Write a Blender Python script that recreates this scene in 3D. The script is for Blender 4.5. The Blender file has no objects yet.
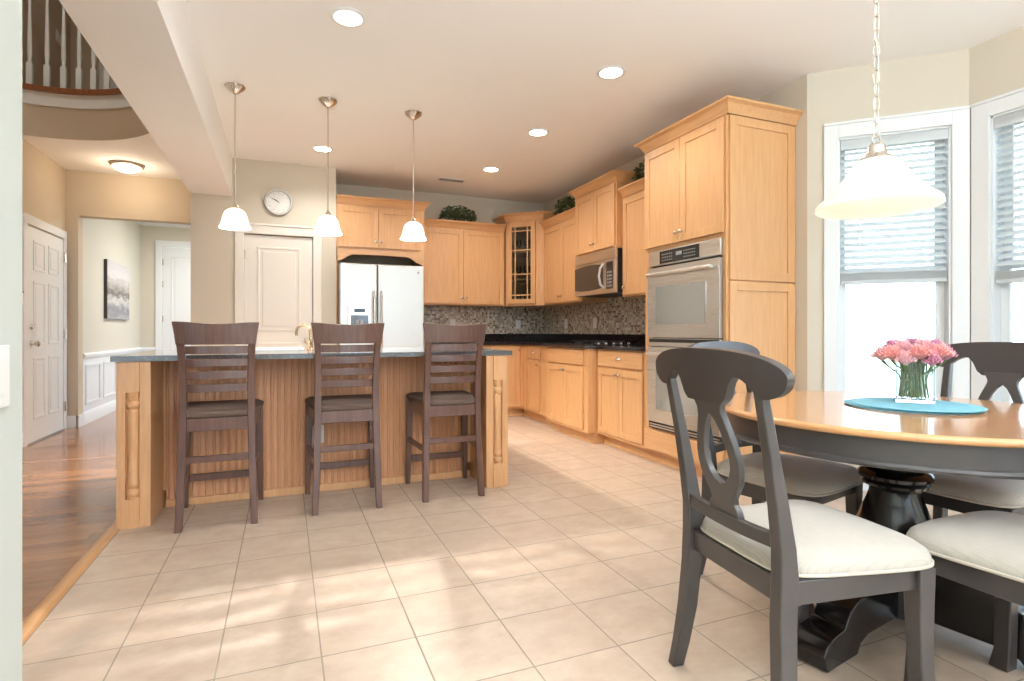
import bpy, bmesh, math, random
from mathutils import Vector, Matrix
PI = math.pi
random.seed(7)
S = bpy.context.scene
COL = S.collection

# ------------------------------------------------------------------ camera
FPX = 556.0
YAW = math.atan(227 / FPX)
cam = bpy.data.objects.new('camera', bpy.data.cameras.new('camera'))
COL.objects.link(cam)
cam.location = (0, 0, 1.04)
cam.rotation_euler = (PI / 2, 0, -YAW)
cam.data.sensor_width = 36
cam.data.lens = FPX / 1024 * 36
cam.data.shift_y = -8.5 / 1024
cam.data.clip_start = 0.05
S.camera = cam
# ------------------------------------------------------------------ world and exposure
W = bpy.data.worlds.new('sky')
S.world = W
W.use_nodes = True
wn = W.node_tree
bg = wn.nodes['Background']
bg.inputs['Color'].default_value = (0.66, 0.83, 1.0, 1)
bg.inputs['Strength'].default_value = 4.0
S.view_settings.view_transform = 'Standard'
S.view_settings.look = 'None'
S.view_settings.exposure = 0.68
S.view_settings.gamma = 1.0
S.view_settings.use_curve_mapping = False
S.cycles.use_denoising = True
S.cycles.max_bounces = 10
S.cycles.diffuse_bounces = 6
S.cycles.transparent_max_bounces = 16
S.cycles.sample_clamp_indirect = 6.0
S.cycles.caustics_reflective = False
S.cycles.caustics_refractive = False

CZ = 2.8          # ceiling height
WARM = (1.0, 0.78, 0.52)


def lamp(name, kind, loc, energy, color=WARM, size=0.1, rot=(0, 0, 0), spot=None, size_y=None, parent=None):
    l = bpy.data.lights.new(name, kind)
    l.energy = energy
    l.color = color
    if kind == 'AREA':
        l.size = size
        if size_y:
            l.shape = 'RECTANGLE'; l.size_y = size_y
        else:
            l.shape = 'DISK'
    else:
        l.shadow_soft_size = size
    if kind == 'SPOT':
        l.spot_size = spot; l.spot_blend = 0.6
    o = bpy.data.objects.new(name, l)
    COL.objects.link(o)
    o.location = loc; o.rotation_euler = rot
    if parent: o.parent = parent
    return o


# unseen fill lights added behind the camera, no fixtures: four downward, three upward
for x, y in ((.6, -.9), (2.4, -.9), (.6, -2.9), (2.4, -2.9)):
    lamp('rear_down_fill', 'AREA', (x, y, 2.72), 9, (.84, .92, 1.0), .5)
for x, y in ((.5, -.5), (2.4, -1.3), (1.4, -3.2)):
    lamp('rear_up_fill', 'AREA', (x, y, 1.75), 80, (.84, .93, 1.0), .5, rot=(PI, 0, 0))
lamp('hall_fill', 'AREA', (-.6, 8.9, 2.7), 34, (1.0, .97, .92), .5)  # fill light added to brighten the hall, no fixture
lamp('upper_foyer_fill', 'AREA', (-1.5, 4.6, 5.3), 12, (1.0, .95, .88), .5)  # fill light added overhead to lighten the balusters, no fixture

# ------------------------------------------------------------------ materials
def new_mat(name):
    m = bpy.data.materials.new(name)
    m.use_nodes = True
    return m, m.node_tree, m.node_tree.nodes['Principled BSDF']


def plain(name, col, rough=0.5, metal=0.0, bump=0.0, bscale=80, spec=None, var=0.0, coat=0.0, emit=None, es=0.0):
    m, nt, p = new_mat(name)
    p.inputs['Base Color'].default_value = (*col, 1)
    p.inputs['Roughness'].default_value = rough
    p.inputs['Metallic'].default_value = metal
    if spec is not None: p.inputs['Specular IOR Level'].default_value = spec
    if coat: p.inputs['Coat Weight'].default_value = coat; p.inputs['Coat Roughness'].default_value = 0.12
    if emit:
        p.inputs['Emission Color'].default_value = (*emit, 1); p.inputs['Emission Strength'].default_value = es
    tc = nt.nodes.new('ShaderNodeTexCoord')
    n = nt.nodes.new('ShaderNodeTexNoise'); n.inputs['Scale'].default_value = bscale
    n.inputs['Detail'].default_value = 3
    nt.links.new(tc.outputs['Object'], n.inputs['Vector'])
    if var > 0:
        mx = nt.nodes.new('ShaderNodeMix'); mx.data_type = 'RGBA'
        mx.inputs['A'].default_value = (*[c * (1 - var) for c in col], 1)
        mx.inputs['B'].default_value = (*[min(1, c * (1 + var)) for c in col], 1)
        nt.links.new(n.outputs['Fac'], mx.inputs['Factor'])
        nt.links.new(mx.outputs['Result'], p.inputs['Base Color'])
    if bump > 0:
        b = nt.nodes.new('ShaderNodeBump'); b.inputs['Strength'].default_value = bump
        b.inputs['Distance'].default_value = 0.002
        nt.links.new(n.outputs['Fac'], b.inputs['Height'])
        nt.links.new(b.outputs['Normal'], p.inputs['Normal'])
    return m


def wood(name, c1, c2, stretch=(18, 18, 1.2), rough=0.35, scale=3.0, coat=0.2, bump=0.05):
    m, nt, p = new_mat(name)
    N = nt.nodes.new; L = nt.links.new
    tc = N('ShaderNodeTexCoord'); oi = N('ShaderNodeObjectInfo')
    ad = N('ShaderNodeVectorMath'); ad.operation = 'MULTIPLY_ADD'
    ad.inputs[1].default_value = (1, 1, 1)
    sc = N('ShaderNodeMath'); sc.operation = 'MULTIPLY'; sc.inputs[1].default_value = 13.0
    L(oi.outputs['Random'], sc.inputs[0])
    L(tc.outputs['Object'], ad.inputs[0]); L(sc.outputs[0], ad.inputs[2])
    mp = N('ShaderNodeMapping'); mp.inputs['Scale'].default_value = stretch
    L(ad.outputs[0], mp.inputs['Vector'])
    n = N('ShaderNodeTexNoise'); n.inputs['Scale'].default_value = scale; n.inputs['Detail'].default_value = 5
    n.inputs['Roughness'].default_value = 0.6; n.inputs['Distortion'].default_value = 0.4
    L(mp.outputs[0], n.inputs['Vector'])
    r = N('ShaderNodeValToRGB')
    r.color_ramp.elements[0].position = 0.3; r.color_ramp.elements[0].color = (*c1, 1)
    r.color_ramp.elements[1].position = 0.72; r.color_ramp.elements[1].color = (*c2, 1)
    L(n.outputs['Fac'], r.inputs['Fac']); L(r.outputs['Color'], p.inputs['Base Color'])
    p.inputs['Roughness'].default_value = rough
    p.inputs['Coat Weight'].default_value = coat; p.inputs['Coat Roughness'].default_value = 0.15
    b = N('ShaderNodeBump'); b.inputs['Strength'].default_value = bump; b.inputs['Distance'].default_value = 0.001
    L(n.outputs['Fac'], b.inputs['Height']); L(b.outputs['Normal'], p.inputs['Normal'])
    return m


def grid_nodes(nt, ax, ay, sx, sy, ox=0, oy=0, stagger=0):
    """cell id vector and distance-to-joint for a grid over two object axes"""
    N = nt.nodes.new; L = nt.links.new
    tc = N('ShaderNodeTexCoord'); sp = N('ShaderNodeSeparateXYZ'); L(tc.outputs['Object'], sp.inputs[0])

    def M(op, a, b=None, c=None):
        n = N('ShaderNodeMath'); n.operation = op
        for i, v in enumerate((a, b, c)):
            if v is None: continue
            if isinstance(v, (int, float)): n.inputs[i].default_value = v
            else: L(v, n.inputs[i])
        return n.outputs[0]
    y = M('DIVIDE', M('SUBTRACT', sp.outputs[ay], oy), sy)
    fy = M('FLOOR', y)
    x = M('DIVIDE', M('SUBTRACT', sp.outputs[ax], ox), sx)
    if stagger:
        x = M('ADD', x, M('MULTIPLY', fy, stagger))
    fx = M('FLOOR', x)
    rx = M('SUBTRACT', x, fx); ry = M('SUBTRACT', y, fy)
    dx = M('MULTIPLY', M('MINIMUM', rx, M('SUBTRACT', 1.0, rx)), sx)
    dy = M('MULTIPLY', M('MINIMUM', ry, M('SUBTRACT', 1.0, ry)), sy)
    d = M('MINIMUM', dx, dy)
    cb = N('ShaderNodeCombineXYZ'); L(fx, cb.inputs[0]); L(fy, cb.inputs[1])
    wn_ = N('ShaderNodeTexWhiteNoise'); wn_.noise_dimensions = '2D'; L(cb.outputs[0], wn_.inputs['Vector'])
    return tc, M, d, wn_.outputs['Value']


def mixc(nt, f, a, b):
    mx = nt.nodes.new('ShaderNodeMix'); mx.data_type = 'RGBA'
    for k, v in (('Factor', f), ('A', a), ('B', b)):
        if isinstance(v, tuple): mx.inputs[k].default_value = (*v, 1)
        elif isinstance(v, (int, float)): mx.inputs[k].default_value = v
        else: nt.links.new(v, mx.inputs[k])
    return mx.outputs['Result']


def tile_mat():
    m, nt, p = new_mat('ceramic_tile')
    N = nt.nodes.new; L = nt.links.new
    tc, M, d, rnd = grid_nodes(nt, 0, 1, 0.3048, 0.3048, 0.1085, 1.878)
    n = N('ShaderNodeTexNoise'); n.inputs['Scale'].default_value = 9; n.inputs['Detail'].default_value = 6
    n.inputs['Roughness'].default_value = 0.65
    mp = N('ShaderNodeMapping'); mp.inputs['Scale'].default_value = (1, 1.3, 1)
    vadd = N('ShaderNodeVectorMath'); vadd.operation = 'ADD'
    cb = N('ShaderNodeCombineXYZ'); L(M('MULTIPLY', rnd, 30.0), cb.inputs[2])
    L(tc.outputs['Object'], mp.inputs[0]); L(mp.outputs[0], vadd.inputs[0]); L(cb.outputs[0], vadd.inputs[1])
    L(vadd.outputs[0], n.inputs['Vector'])
    r = N('ShaderNodeValToRGB')
    r.color_ramp.elements[0].position = 0.33; r.color_ramp.elements[0].color = (0.50, 0.375, 0.28, 1)
    r.color_ramp.elements[1].position = 0.66; r.color_ramp.elements[1].color = (0.62, 0.505, 0.40, 1)
    L(n.outputs['Fac'], r.inputs['Fac'])
    tint = mixc(nt, M('MULTIPLY', rnd, 0.35), r.outputs['Color'], (0.55, 0.42, 0.325))
    grout = M('LESS_THAN', d, 0.0026)
    L(mixc(nt, grout, tint, (0.33, 0.265, 0.205)), p.inputs['Base Color'])
    L(M('ADD', M('MULTIPLY', grout, 0.45), 0.34), p.inputs['Roughness'])
    h = M('MINIMUM', M('MULTIPLY', d, 200.0), 1.0)
    b = N('ShaderNodeBump'); b.inputs['Strength'].default_value = 0.35; b.inputs['Distance'].default_value = 0.002
    L(h, b.inputs['Height']); L(b.outputs['Normal'], p.inputs['Normal'])
    return m


def plank_mat(name='oak_planks', ax=0, ay=1, ln=1.15, wd=.085, cols=((0.17, 0.065, 0.024), (0.46, 0.22, 0.10)), gapc=(0.06, 0.025, 0.01), rough=.22, coat=.35):
    m, nt, p = new_mat(name)
    N = nt.nodes.new; L = nt.links.new
    tc, M, d, rnd = grid_nodes(nt, ax, ay, ln, wd, 0, 0, stagger=0.37)
    mp = N('ShaderNodeMapping'); sc = [14, 14, 14]; sc[ax] = 1.0; mp.inputs['Scale'].default_value = sc
    cb = N('ShaderNodeCombineXYZ'); L(M('MULTIPLY', rnd, 40.0), cb.inputs[2])
    va = N('ShaderNodeVectorMath'); va.operation = 'ADD'
    L(tc.outputs['Object'], mp.inputs[0]); L(mp.outputs[0], va.inputs[0]); L(cb.outputs[0], va.inputs[1])
    n = N('ShaderNodeTexNoise'); n.inputs['Scale'].default_value = 2.2; n.inputs['Detail'].default_value = 5
    n.inputs['Distortion'].default_value = 0.6
    L(va.outputs[0], n.inputs['Vector'])
    r = N('ShaderNodeValToRGB')
    r.color_ramp.elements[0].color = (*cols[0], 1); r.color_ramp.elements[0].position = 0.1
    r.color_ramp.elements[1].color = (*cols[1], 1); r.color_ramp.elements[1].position = 0.9
    L(M('ADD', M('MULTIPLY', rnd, 0.55), M('MULTIPLY', n.outputs['Fac'], 0.5)), r.inputs['Fac'])
    gap = M('LESS_THAN', d, 0.0012)
    L(mixc(nt, gap, r.outputs['Color'], gapc), p.inputs['Base Color'])
    p.inputs['Roughness'].default_value = rough
    p.inputs['Coat Weight'].default_value = coat; p.inputs['Coat Roughness'].default_value = 0.1
    return m


def mosaic_mat(name, ax, ay):
    m, nt, p = new_mat(name)
    N = nt.nodes.new; L = nt.links.new
    s = 0.0265
    tc, M, d, rnd = grid_nodes(nt, ax, ay, s, s, 0, 0.0)
    r = N('ShaderNodeValToRGB'); r.color_ramp.interpolation = 'CONSTANT'
    cols = [(0.0, (0.50, 0.42, 0.32)), (0.22, (0.17, 0.11, 0.075)), (0.36, (0.62, 0.56, 0.46)), (0.52, (0.32, 0.28, 0.235)),
            (0.64, (0.72, 0.68, 0.60)), (0.76, (0.38, 0.29, 0.21)), (0.88, (0.42, 0.41, 0.38))]
    e = r.color_ramp.elements
    e[0].position, e[0].color = cols[0][0], (*cols[0][1], 1)
    e[1].position, e[1].color = cols[1][0], (*cols[1][1], 1)
    for pos, c in cols[2:]:
        q = e.new(pos); q.color = (*c, 1)
    L(rnd, r.inputs['Fac'])
    g = M('LESS_THAN', d, 0.0016)
    L(mixc(nt, g, r.outputs['Color'], (0.52, 0.47, 0.40)), p.inputs['Base Color'])
    L(M('ADD', M('MULTIPLY', g, 0.5), 0.2), p.inputs['Roughness'])
    return m


def bead_mat():
    """stained beadboard wood with warm brown grain"""
    return wood('beadboard_wood', (0.60, 0.30, 0.15), (0.65, 0.335, 0.175), rough=0.42, stretch=(5, 5, 1))


def granite(name, base, fleck, rough=0.12, scale=260, amt=0.62):
    m, nt, p = new_mat(name)
    N = nt.nodes.new; L = nt.links.new
    tc = N('ShaderNodeTexCoord')
    n = N('ShaderNodeTexVoronoi'); n.inputs['Scale'].default_value = scale
    L(tc.outputs['Object'], n.inputs['Vector'])
    n2 = N('ShaderNodeTexNoise'); n2.inputs['Scale'].default_value = scale * 0.4
    L(tc.outputs['Object'], n2.inputs['Vector'])
    r = N('ShaderNodeValToRGB')
    r.color_ramp.elements[0].position = amt - 0.08; r.color_ramp.elements[0].color = (*base, 1)
    r.color_ramp.elements[1].position = amt; r.color_ramp.elements[1].color = (*fleck, 1)
    L(n2.outputs['Fac'], r.inputs['Fac']); L(r.outputs['Color'], p.inputs['Base Color'])
    p.inputs['Roughness'].default_value = rough
    return m


def steel(name, col=(0.62, 0.60, 0.57), rough=0.28, ax=2):
    m, nt, p = new_mat(name)
    N = nt.nodes.new; L = nt.links.new
    p.inputs['Base Color'].default_value = (*col, 1)
    p.inputs['Metallic'].default_value = 1.0
    tc = N('ShaderNodeTexCoord'); mp = N('ShaderNodeMapping')
    sc = [300, 300, 300]; sc[ax] = 2; mp.inputs['Scale'].default_value = sc
    n = N('ShaderNodeTexNoise'); n.inputs['Scale'].default_value = 2
    L(tc.outputs['Object'], mp.inputs[0]); L(mp.outputs[0], n.inputs['Vector'])
    mr = N('ShaderNodeMapRange'); mr.inputs['To Min'].default_value = rough * 0.85; mr.inputs['To Max'].default_value = rough * 1.2
    L(n.outputs['Fac'], mr.inputs[0]); L(mr.outputs[0], p.inputs['Roughness'])
    return m


def pane_mat(name='window_glass', tint=(1, 1, 1), refl=0.9):
    m = bpy.data.materials.new(name); m.use_nodes = True
    nt = m.node_tree; nt.nodes.clear()
    N = nt.nodes.new; L = nt.links.new
    o = N('ShaderNodeOutputMaterial'); t = N('ShaderNodeBsdfTransparent'); g = N('ShaderNodeBsdfGlossy')
    t.inputs[0].default_value = (*tint, 1); g.inputs['Roughness'].default_value = 0.02
    f = N('ShaderNodeFresnel'); f.inputs['IOR'].default_value = 1.45
    k = N('ShaderNodeMath'); k.operation = 'MULTIPLY'; k.inputs[1].default_value = refl
    mx = N('ShaderNodeMixShader')
    L(f.outputs[0], k.inputs[0]); L(k.outputs[0], mx.inputs[0]); L(t.outputs[0], mx.inputs[1]); L(g.outputs[0], mx.inputs[2])
    L(mx.outputs[0], o.inputs[0])
    return m


def fabric(name, c1, c2, ax=0, pitch=0.006):
    m, nt, p = new_mat(name)
    N = nt.nodes.new; L = nt.links.new
    tc, M, d, rnd = grid_nodes(nt, ax, 1 - ax, pitch, 0.0035, 0, 0)
    n = N('ShaderNodeTexNoise'); n.inputs['Scale'].default_value = 40; L(tc.outputs['Object'], n.inputs['Vector'])
    f = M('MULTIPLY', M('ADD', M('MULTIPLY', M('DIVIDE', d, 0.00175), 0.6), M('MULTIPLY', n.outputs['Fac'], 0.4)), 1.0)
    L(mixc(nt, f, c1, c2), p.inputs['Base Color'])
    p.inputs['Roughness'].default_value = 0.9
    p.inputs['Sheen Weight'].default_value = 0.3
    b = N('ShaderNodeBump'); b.inputs['Strength'].default_value = 0.4; b.inputs['Distance'].default_value = 0.0015
    L(f, b.inputs['Height']); L(b.outputs['Normal'], p.inputs['Normal'])
    return m


def shade_mat(name, col, es, trans=0.7, base=(0.93, 0.90, 0.84)):
    m, nt, p = new_mat(name)
    p.inputs['Base Color'].default_value = (*base, 1)
    p.inputs['Roughness'].default_value = 0.3
    p.inputs['Emission Color'].default_value = (*col, 1)
    p.inputs['Emission Strength'].default_value = es
    t = nt.nodes.new('ShaderNodeBsdfTranslucent'); t.inputs['Color'].default_value = (0.95, 0.92, 0.86, 1)
    mx = nt.nodes.new('ShaderNodeMixShader'); mx.inputs[0].default_value = trans
    out = nt.nodes['Material Output']
    nt.links.new(p.outputs[0], mx.inputs[1]); nt.links.new(t.outputs[0], mx.inputs[2]); nt.links.new(mx.outputs[0], out.inputs[0])
    return m


M = dict(
    wall=plain('greige_wall_paint', (0.64, 0.585, 0.49), 0.75, bump=0.05, bscale=300),
    foyer=plain('lamp_warmed_wall_paint', (0.58, 0.49, 0.375), 0.75, bump=0.05, bscale=300),  # wall paint with the foyer's warm lamplight put into its colour
    hallwall=plain('cream_wall_paint', (0.66, 0.62, 0.53), 0.75, bump=0.05, bscale=300),
    ceil=plain('ceiling_paint', (0.91, 0.90, 0.89), 0.85, bump=0.08, bscale=200),
    trim=plain('white_trim_paint', (0.80, 0.83, 0.85), 0.4),
    pantry=plain('cream_trim_paint', (0.82, 0.79, 0.73), 0.4),
    tile=tile_mat(), planks=plank_mat(),
    maple=wood('maple_cabinet_wood', (0.62, 0.335, 0.145), (0.72, 0.415, 0.20), rough=0.36, coat=0.15),
    maple_h=wood('maple_rail_wood', (0.60, 0.32, 0.14), (0.71, 0.41, 0.20), stretch=(1.2, 18, 18), rough=0.36, coat=0.15),
    maple_in=wood('maple_interior_wood', (0.40, 0.24, 0.12), (0.48, 0.30, 0.16), rough=0.5, coat=0),
    threshold=wood('threshold_oak', (0.50, 0.25, 0.10), (0.62, 0.34, 0.15), stretch=(18, 1.2, 18), rough=0.3),
    bead=bead_mat(),
    islandwood=wood('island_trim_wood', (0.60, 0.31, 0.135), (0.72, 0.41, 0.20), rough=0.36),
    espresso=wood('espresso_wood', (0.075, 0.029, 0.018), (0.150, 0.066, 0.043), rough=0.34, coat=0.3),
    stoolseat=plain('brown_suede_fabric', (0.13, 0.085, 0.065), 0.85, bump=0.3, bscale=160, var=0.25),
    charcoal=plain('charcoal_lacquer', (0.048, 0.042, 0.041), 0.38, coat=0.2, var=0.15, bscale=20),
    gloss_black=plain('glossy_black_lacquer', (0.007, 0.006, 0.0065), 0.16, coat=0.25),
    tabletop=plank_mat('honey_oak_planks', 1, 0, 1.9, .078, ((0.50, 0.235, 0.095), (0.64, 0.33, 0.145)), (0.20, 0.09, 0.035), .17, .5),
    edgewood=wood('honey_oak_edge', (0.55, 0.265, 0.11), (0.62, 0.32, 0.14), rough=0.2, coat=0.4, scale=1.5),
    cream=fabric('cream_striped_fabric', (0.35, 0.315, 0.265), (0.50, 0.46, 0.40)),
    welt=plain('cream_piping', (0.50, 0.45, 0.38), 0.85),
    granite_black=granite('black_granite', (0.012, 0.010, 0.012), (0.06, 0.045, 0.05), 0.1),
    granite_grey=granite('grey_granite', (0.115, 0.115, 0.118), (0.17, 0.17, 0.165), 0.10),
    mosaic_b=mosaic_mat('mosaic_tile_back', 0, 2),
    steel=steel('brushed_steel'), steel_h=steel('brushed_steel_horizontal', ax=0),
    fridge=steel('fridge_steel', (0.60, 0.61, 0.60), 0.42),
    nickel=plain('satin_nickel', (0.66, 0.60, 0.53), 0.25, 1.0),
    bronze=plain('brushed_bronze', (0.55, 0.38, 0.24), 0.25, 1.0),
    darkglass=plain('dark_glass', (0.03, 0.028, 0.027), 0.06, spec=0.8),
    ovenglass=plain('oven_window_glass', (0.27, 0.27, 0.25), 0.05, spec=1.0, coat=0.8),  # bright window reflections put into the grey base colour
    black=plain('black_plastic', (0.015, 0.015, 0.016), 0.35),
    grey=plain('grey_plastic', (0.30, 0.30, 0.30), 0.5),
    white=plain('white_plastic', (0.80, 0.80, 0.78), 0.35),
    blind=shade_mat('blind_slat_white', (0, 0, 0), 0.0, 0.42, (0.80, 0.85, 0.90)),
    glass=pane_mat(), cabglass=pane_mat('cabinet_glass', (0.9, 0.92, 0.92)),
    lampglass=shade_mat('lit_opal_glass', (1.0, 0.92, 0.80), 0.5),
    bigshade=shade_mat('lit_alabaster_glass', (1.0, 0.92, 0.80), 0.12, 0.5),
    bulb=plain('lamp_lens', (0.9, 0.9, 0.9), 0.4, emit=(1.0, 0.88, 0.70), es=14.0),
    filament=plain('lit_bulb', (0.9, 0.9, 0.9), 0.4, emit=(1.0, 0.93, 0.82), es=2600.0),
    filament2=plain('lit_soft_bulb', (0.9, 0.9, 0.9), 0.4, emit=(1.0, 0.95, 0.88), es=9.0),
    dome=plain('lit_dome_glass', (0.9, 0.85, 0.75), 0.4, emit=(1.0, 0.82, 0.56), es=1.6),
    teal=plain('teal_woven_straw', (0.15, 0.37, 0.45), 0.8, bump=0.5, bscale=250, var=0.3),
    leaf=plain('dark_green_leaf', (0.10, 0.135, 0.06), 0.6, var=0.5, bscale=15),
    stem=plain('green_stem', (0.13, 0.27, 0.07), 0.5, var=0.4, bscale=30),
    pink=plain('coral_pink_petal', (0.88, 0.40, 0.38), 0.7, var=0.2, bscale=60),
    mauve=plain('mauve_petal', (0.62, 0.28, 0.40), 0.7, var=0.3, bscale=60),
    rose=plain('pale_rose_petal', (0.84, 0.50, 0.54), 0.7, var=0.2, bscale=60),
    soil=plain('dry_moss', (0.08, 0.06, 0.03), 0.9, bump=0.5),
    ground=plain('pale_lawn', (0.42, 0.46, 0.36), 0.9, var=0.2, bscale=2),
    screen=plain('display_black', (0.008, 0.008, 0.009), 0.12),
    frame_dark=plain('dark_canvas_edge', (0.06, 0.045, 0.04), 0.6),
    wicker=plain('brown_wicker', (0.16, 0.08, 0.035), 0.8, bump=0.8, bscale=120),
)


def mosaic_right(): return M['mosaic_b']


def vase_glass():
    m, nt, p = new_mat('clear_vase_glass')
    p.inputs['Base Color'].default_value = (0.93, 0.97, 0.95, 1)
    p.inputs['Roughness'].default_value = 0.02
    p.inputs['Transmission Weight'].default_value = 1.0
    p.inputs['IOR'].default_value = 1.3
    return m


def painting_mat():
    m, nt, p = new_mat('seascape_canvas')
    N = nt.nodes.new; L = nt.links.new
    tc = N('ShaderNodeTexCoord'); sp = N('ShaderNodeSeparateXYZ'); L(tc.outputs['Object'], sp.inputs[0])
    mp = N('ShaderNodeMapping'); mp.inputs['Scale'].default_value = (1, 1.6, 6)
    n = N('ShaderNodeTexNoise'); n.inputs['Scale'].default_value = 2.4; n.inputs['Detail'].default_value = 5
    L(tc.outputs['Object'], mp.inputs[0]); L(mp.outputs[0], n.inputs['Vector'])
    a = N('ShaderNodeMath'); a.operation = 'MULTIPLY_ADD'; a.inputs[1].default_value = 0.28; L(n.outputs['Fac'], a.inputs[0])
    L(sp.outputs[2], a.inputs[2])
    mr = N('ShaderNodeMapRange'); mr.inputs['From Min'].default_value = 0.0; mr.inputs['From Max'].default_value = 0.95
    L(a.outputs[0], mr.inputs[0])
    r = N('ShaderNodeValToRGB'); e = r.color_ramp.elements
    e[0].position = 0.1; e[0].color = (0.42, 0.42, 0.45, 1); e[1].position = 1.0; e[1].color = (0.55, 0.52, 0.52, 1)
    for pos, c in ((0.28, (0.25, 0.25, 0.27)), (0.40, (0.60, 0.58, 0.56)), (0.50, (0.16, 0.14, 0.13)), (0.60, (0.42, 0.38, 0.35)), (0.75, (0.68, 0.64, 0.64))):
        q = e.new(pos); q.color = (*c, 1)
    L(mr.outputs[0], r.inputs['Fac']); L(r.outputs['Color'], p.inputs['Base Color'])
    p.inputs['Roughness'].default_value = 0.7
    return m


M['vase'] = vase_glass(); M['painting'] = painting_mat()


# ------------------------------------------------------------------ geometry helpers
class MB:
    def __init__(s): s.bm = bmesh.new()

    def poly(s, vs, fs):
        b = [s.bm.verts.new(v) for v in vs]
        for f in fs:
            try: s.bm.faces.new([b[i] for i in f])
            except ValueError: pass
        return s

    def box(s, x0, x1, y0, y1, z0, z1):
        return s.poly([(x, y, z) for x in (x0, x1) for y in (y0, y1) for z in (z0, z1)],
                      [(0, 1, 3, 2), (4, 6, 7, 5), (0, 4, 5, 1), (2, 3, 7, 6), (0, 2, 6, 4), (1, 5, 7, 3)])

    def hexa(s, low, high):
        """low/high: 4 corners each, same winding"""
        return s.poly(list(low) + list(high), [(3, 2, 1, 0), (4, 5, 6, 7)] + [(i, (i + 1) % 4, 4 + (i + 1) % 4, 4 + i) for i in range(4)])

    def prism(s, pts, f, d0, d1):
        """pts 2D outline; f(a,b,d)->xyz"""
        n = len(pts)
        return s.poly([f(a, b, d0) for a, b in pts] + [f(a, b, d1) for a, b in pts],
                      [tuple(range(n)), tuple(range(2 * n - 1, n - 1, -1))] + [(i, n + i, n + (i + 1) % n, (i + 1) % n) for i in range(n)])

    def lathe(s, prof, c=(0, 0, 0), n=24, half=False):
        k = n // 2 + 1 if half else n
        vs = []
        for r, z in prof:
            for i in range(k):
                t = 2 * PI * i / n + (PI if half else 0)
                vs.append((c[0] + r * math.cos(t), c[1] + r * math.sin(t), c[2] + z))
        fs = []
        for j in range(len(prof) - 1):
            for i in range(k if not half else k - 1):
                a = j * k + i; b = j * k + (i + 1) % k
                fs.append((a, b, b + k, a + k))
        if not half:
            if prof[0][0] > 1e-5: fs.append(tuple(range(k - 1, -1, -1)))
            if prof[-1][0] > 1e-5: fs.append(tuple((len(prof) - 1) * k + i for i in range(k)))
        return s.poly(vs, fs)

    def tube(s, pts, rad, n=10, closed=False, sq=None):
        pts = [Vector(p) for p in pts]; m = len(pts)
        if isinstance(rad, (int, float)): rad = [rad] * m
        vs = []; up = None
        for i, p in enumerate(pts):
            a = pts[(i - 1) % m] if (i > 0 or closed) else p
            b = pts[(i + 1) % m] if (i < m - 1 or closed) else p
            t = (b - a).normalized()
            if up is None:
                up = Vector((0, 0, 1)) if abs(t.z) < 0.9 else Vector((1, 0, 0))
            u = (up - t * up.dot(t)).normalized(); up = u
            w = t.cross(u)
            for k in range(n):
                an = 2 * PI * k / n
                vs.append(p + (u * math.cos(an) + w * math.sin(an)) * rad[i])
        fs = []
        for i in range(m if closed else m - 1):
            for k in range(n):
                a = i * n + k; b = i * n + (k + 1) % n; c = ((i + 1) % m) * n
                fs.append((a, b, c + (k + 1) % n, c + k))
        if not closed:
            fs += [tuple(range(n - 1, -1, -1)), tuple((m - 1) * n + k for k in range(n))]
        return s.poly(vs, fs)

    def beam(s, stations):
        """stations: (cx, cy, cz, half_x, half_y) rectangular horizontal sections bottom to top"""
        vs = []
        for cx, cy, cz, hx, hy in stations:
            vs += [(cx - hx, cy - hy, cz), (cx + hx, cy - hy, cz), (cx + hx, cy + hy, cz), (cx - hx, cy + hy, cz)]
        m = len(stations); fs = [(3, 2, 1, 0), tuple(4 * (m - 1) + i for i in range(4))]
        for j in range(m - 1):
            for i in range(4):
                a = 4 * j + i; b = 4 * j + (i + 1) % 4
                fs.append((a, b, b + 4, a + 4))
        return s.poly(vs, fs)

    def ball(s, c, r, sx=1, sy=1, sz=1, u=12, v=8):
        prof = [(max(1e-6, r * math.sin(PI * j / v)), -r * math.cos(PI * j / v)) for j in range(v + 1)]
        vs = []
        for a, z in prof:
            for i in range(u):
                t = 2 * PI * i / u
                vs.append((c[0] + a * math.cos(t) * sx, c[1] + a * math.sin(t) * sy, c[2] + z * sz))
        return s.poly(vs, [(j * u + i, j * u + (i + 1) % u, (j + 1) * u + (i + 1) % u, (j + 1) * u + i) for j in range(v) for i in range(u)])

    def build(s, name, mat, parent=None, bevel=0.0, smooth=True, weld=None, subsurf=0, solid=0.0, kind=None, label=None, loc=None, rot=None, seg=2, sharp=38):
        bm = s.bm
        if weld is None: weld = not bevel
        if weld: bmesh.ops.remove_doubles(bm, verts=bm.verts, dist=1e-5)
        bmesh.ops.recalc_face_normals(bm, faces=bm.faces)
        if smooth:
            for f in bm.faces: f.smooth = True
            for e in bm.edges:
                if len(e.link_faces) == 2 and e.calc_face_angle(0) > math.radians(sharp): e.smooth = False
                elif len(e.link_faces) != 2: e.smooth = False
        me = bpy.data.meshes.new(name)
        bm.to_mesh(me); bm.free()
        me.materials.append(M[mat] if isinstance(mat, str) else mat)
        o = bpy.data.objects.new(name, me); COL.objects.link(o)
        if solid:
            q = o.modifiers.new('solid', 'SOLIDIFY'); q.thickness = solid; q.offset = 0
        if subsurf:
            q = o.modifiers.new('subsurf', 'SUBSURF'); q.levels = subsurf; q.render_levels = subsurf
        if bevel:
            q = o.modifiers.new('bevel', 'BEVEL'); q.width = bevel; q.segments = seg; q.limit_method = 'ANGLE'; q.angle_limit = math.radians(40)
        if parent: o.parent = parent
        if loc: o.location = loc
        if rot: o.rotation_euler = rot
        if kind: o['kind'] = kind
        if label: o['label'] = label
        return o


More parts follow.
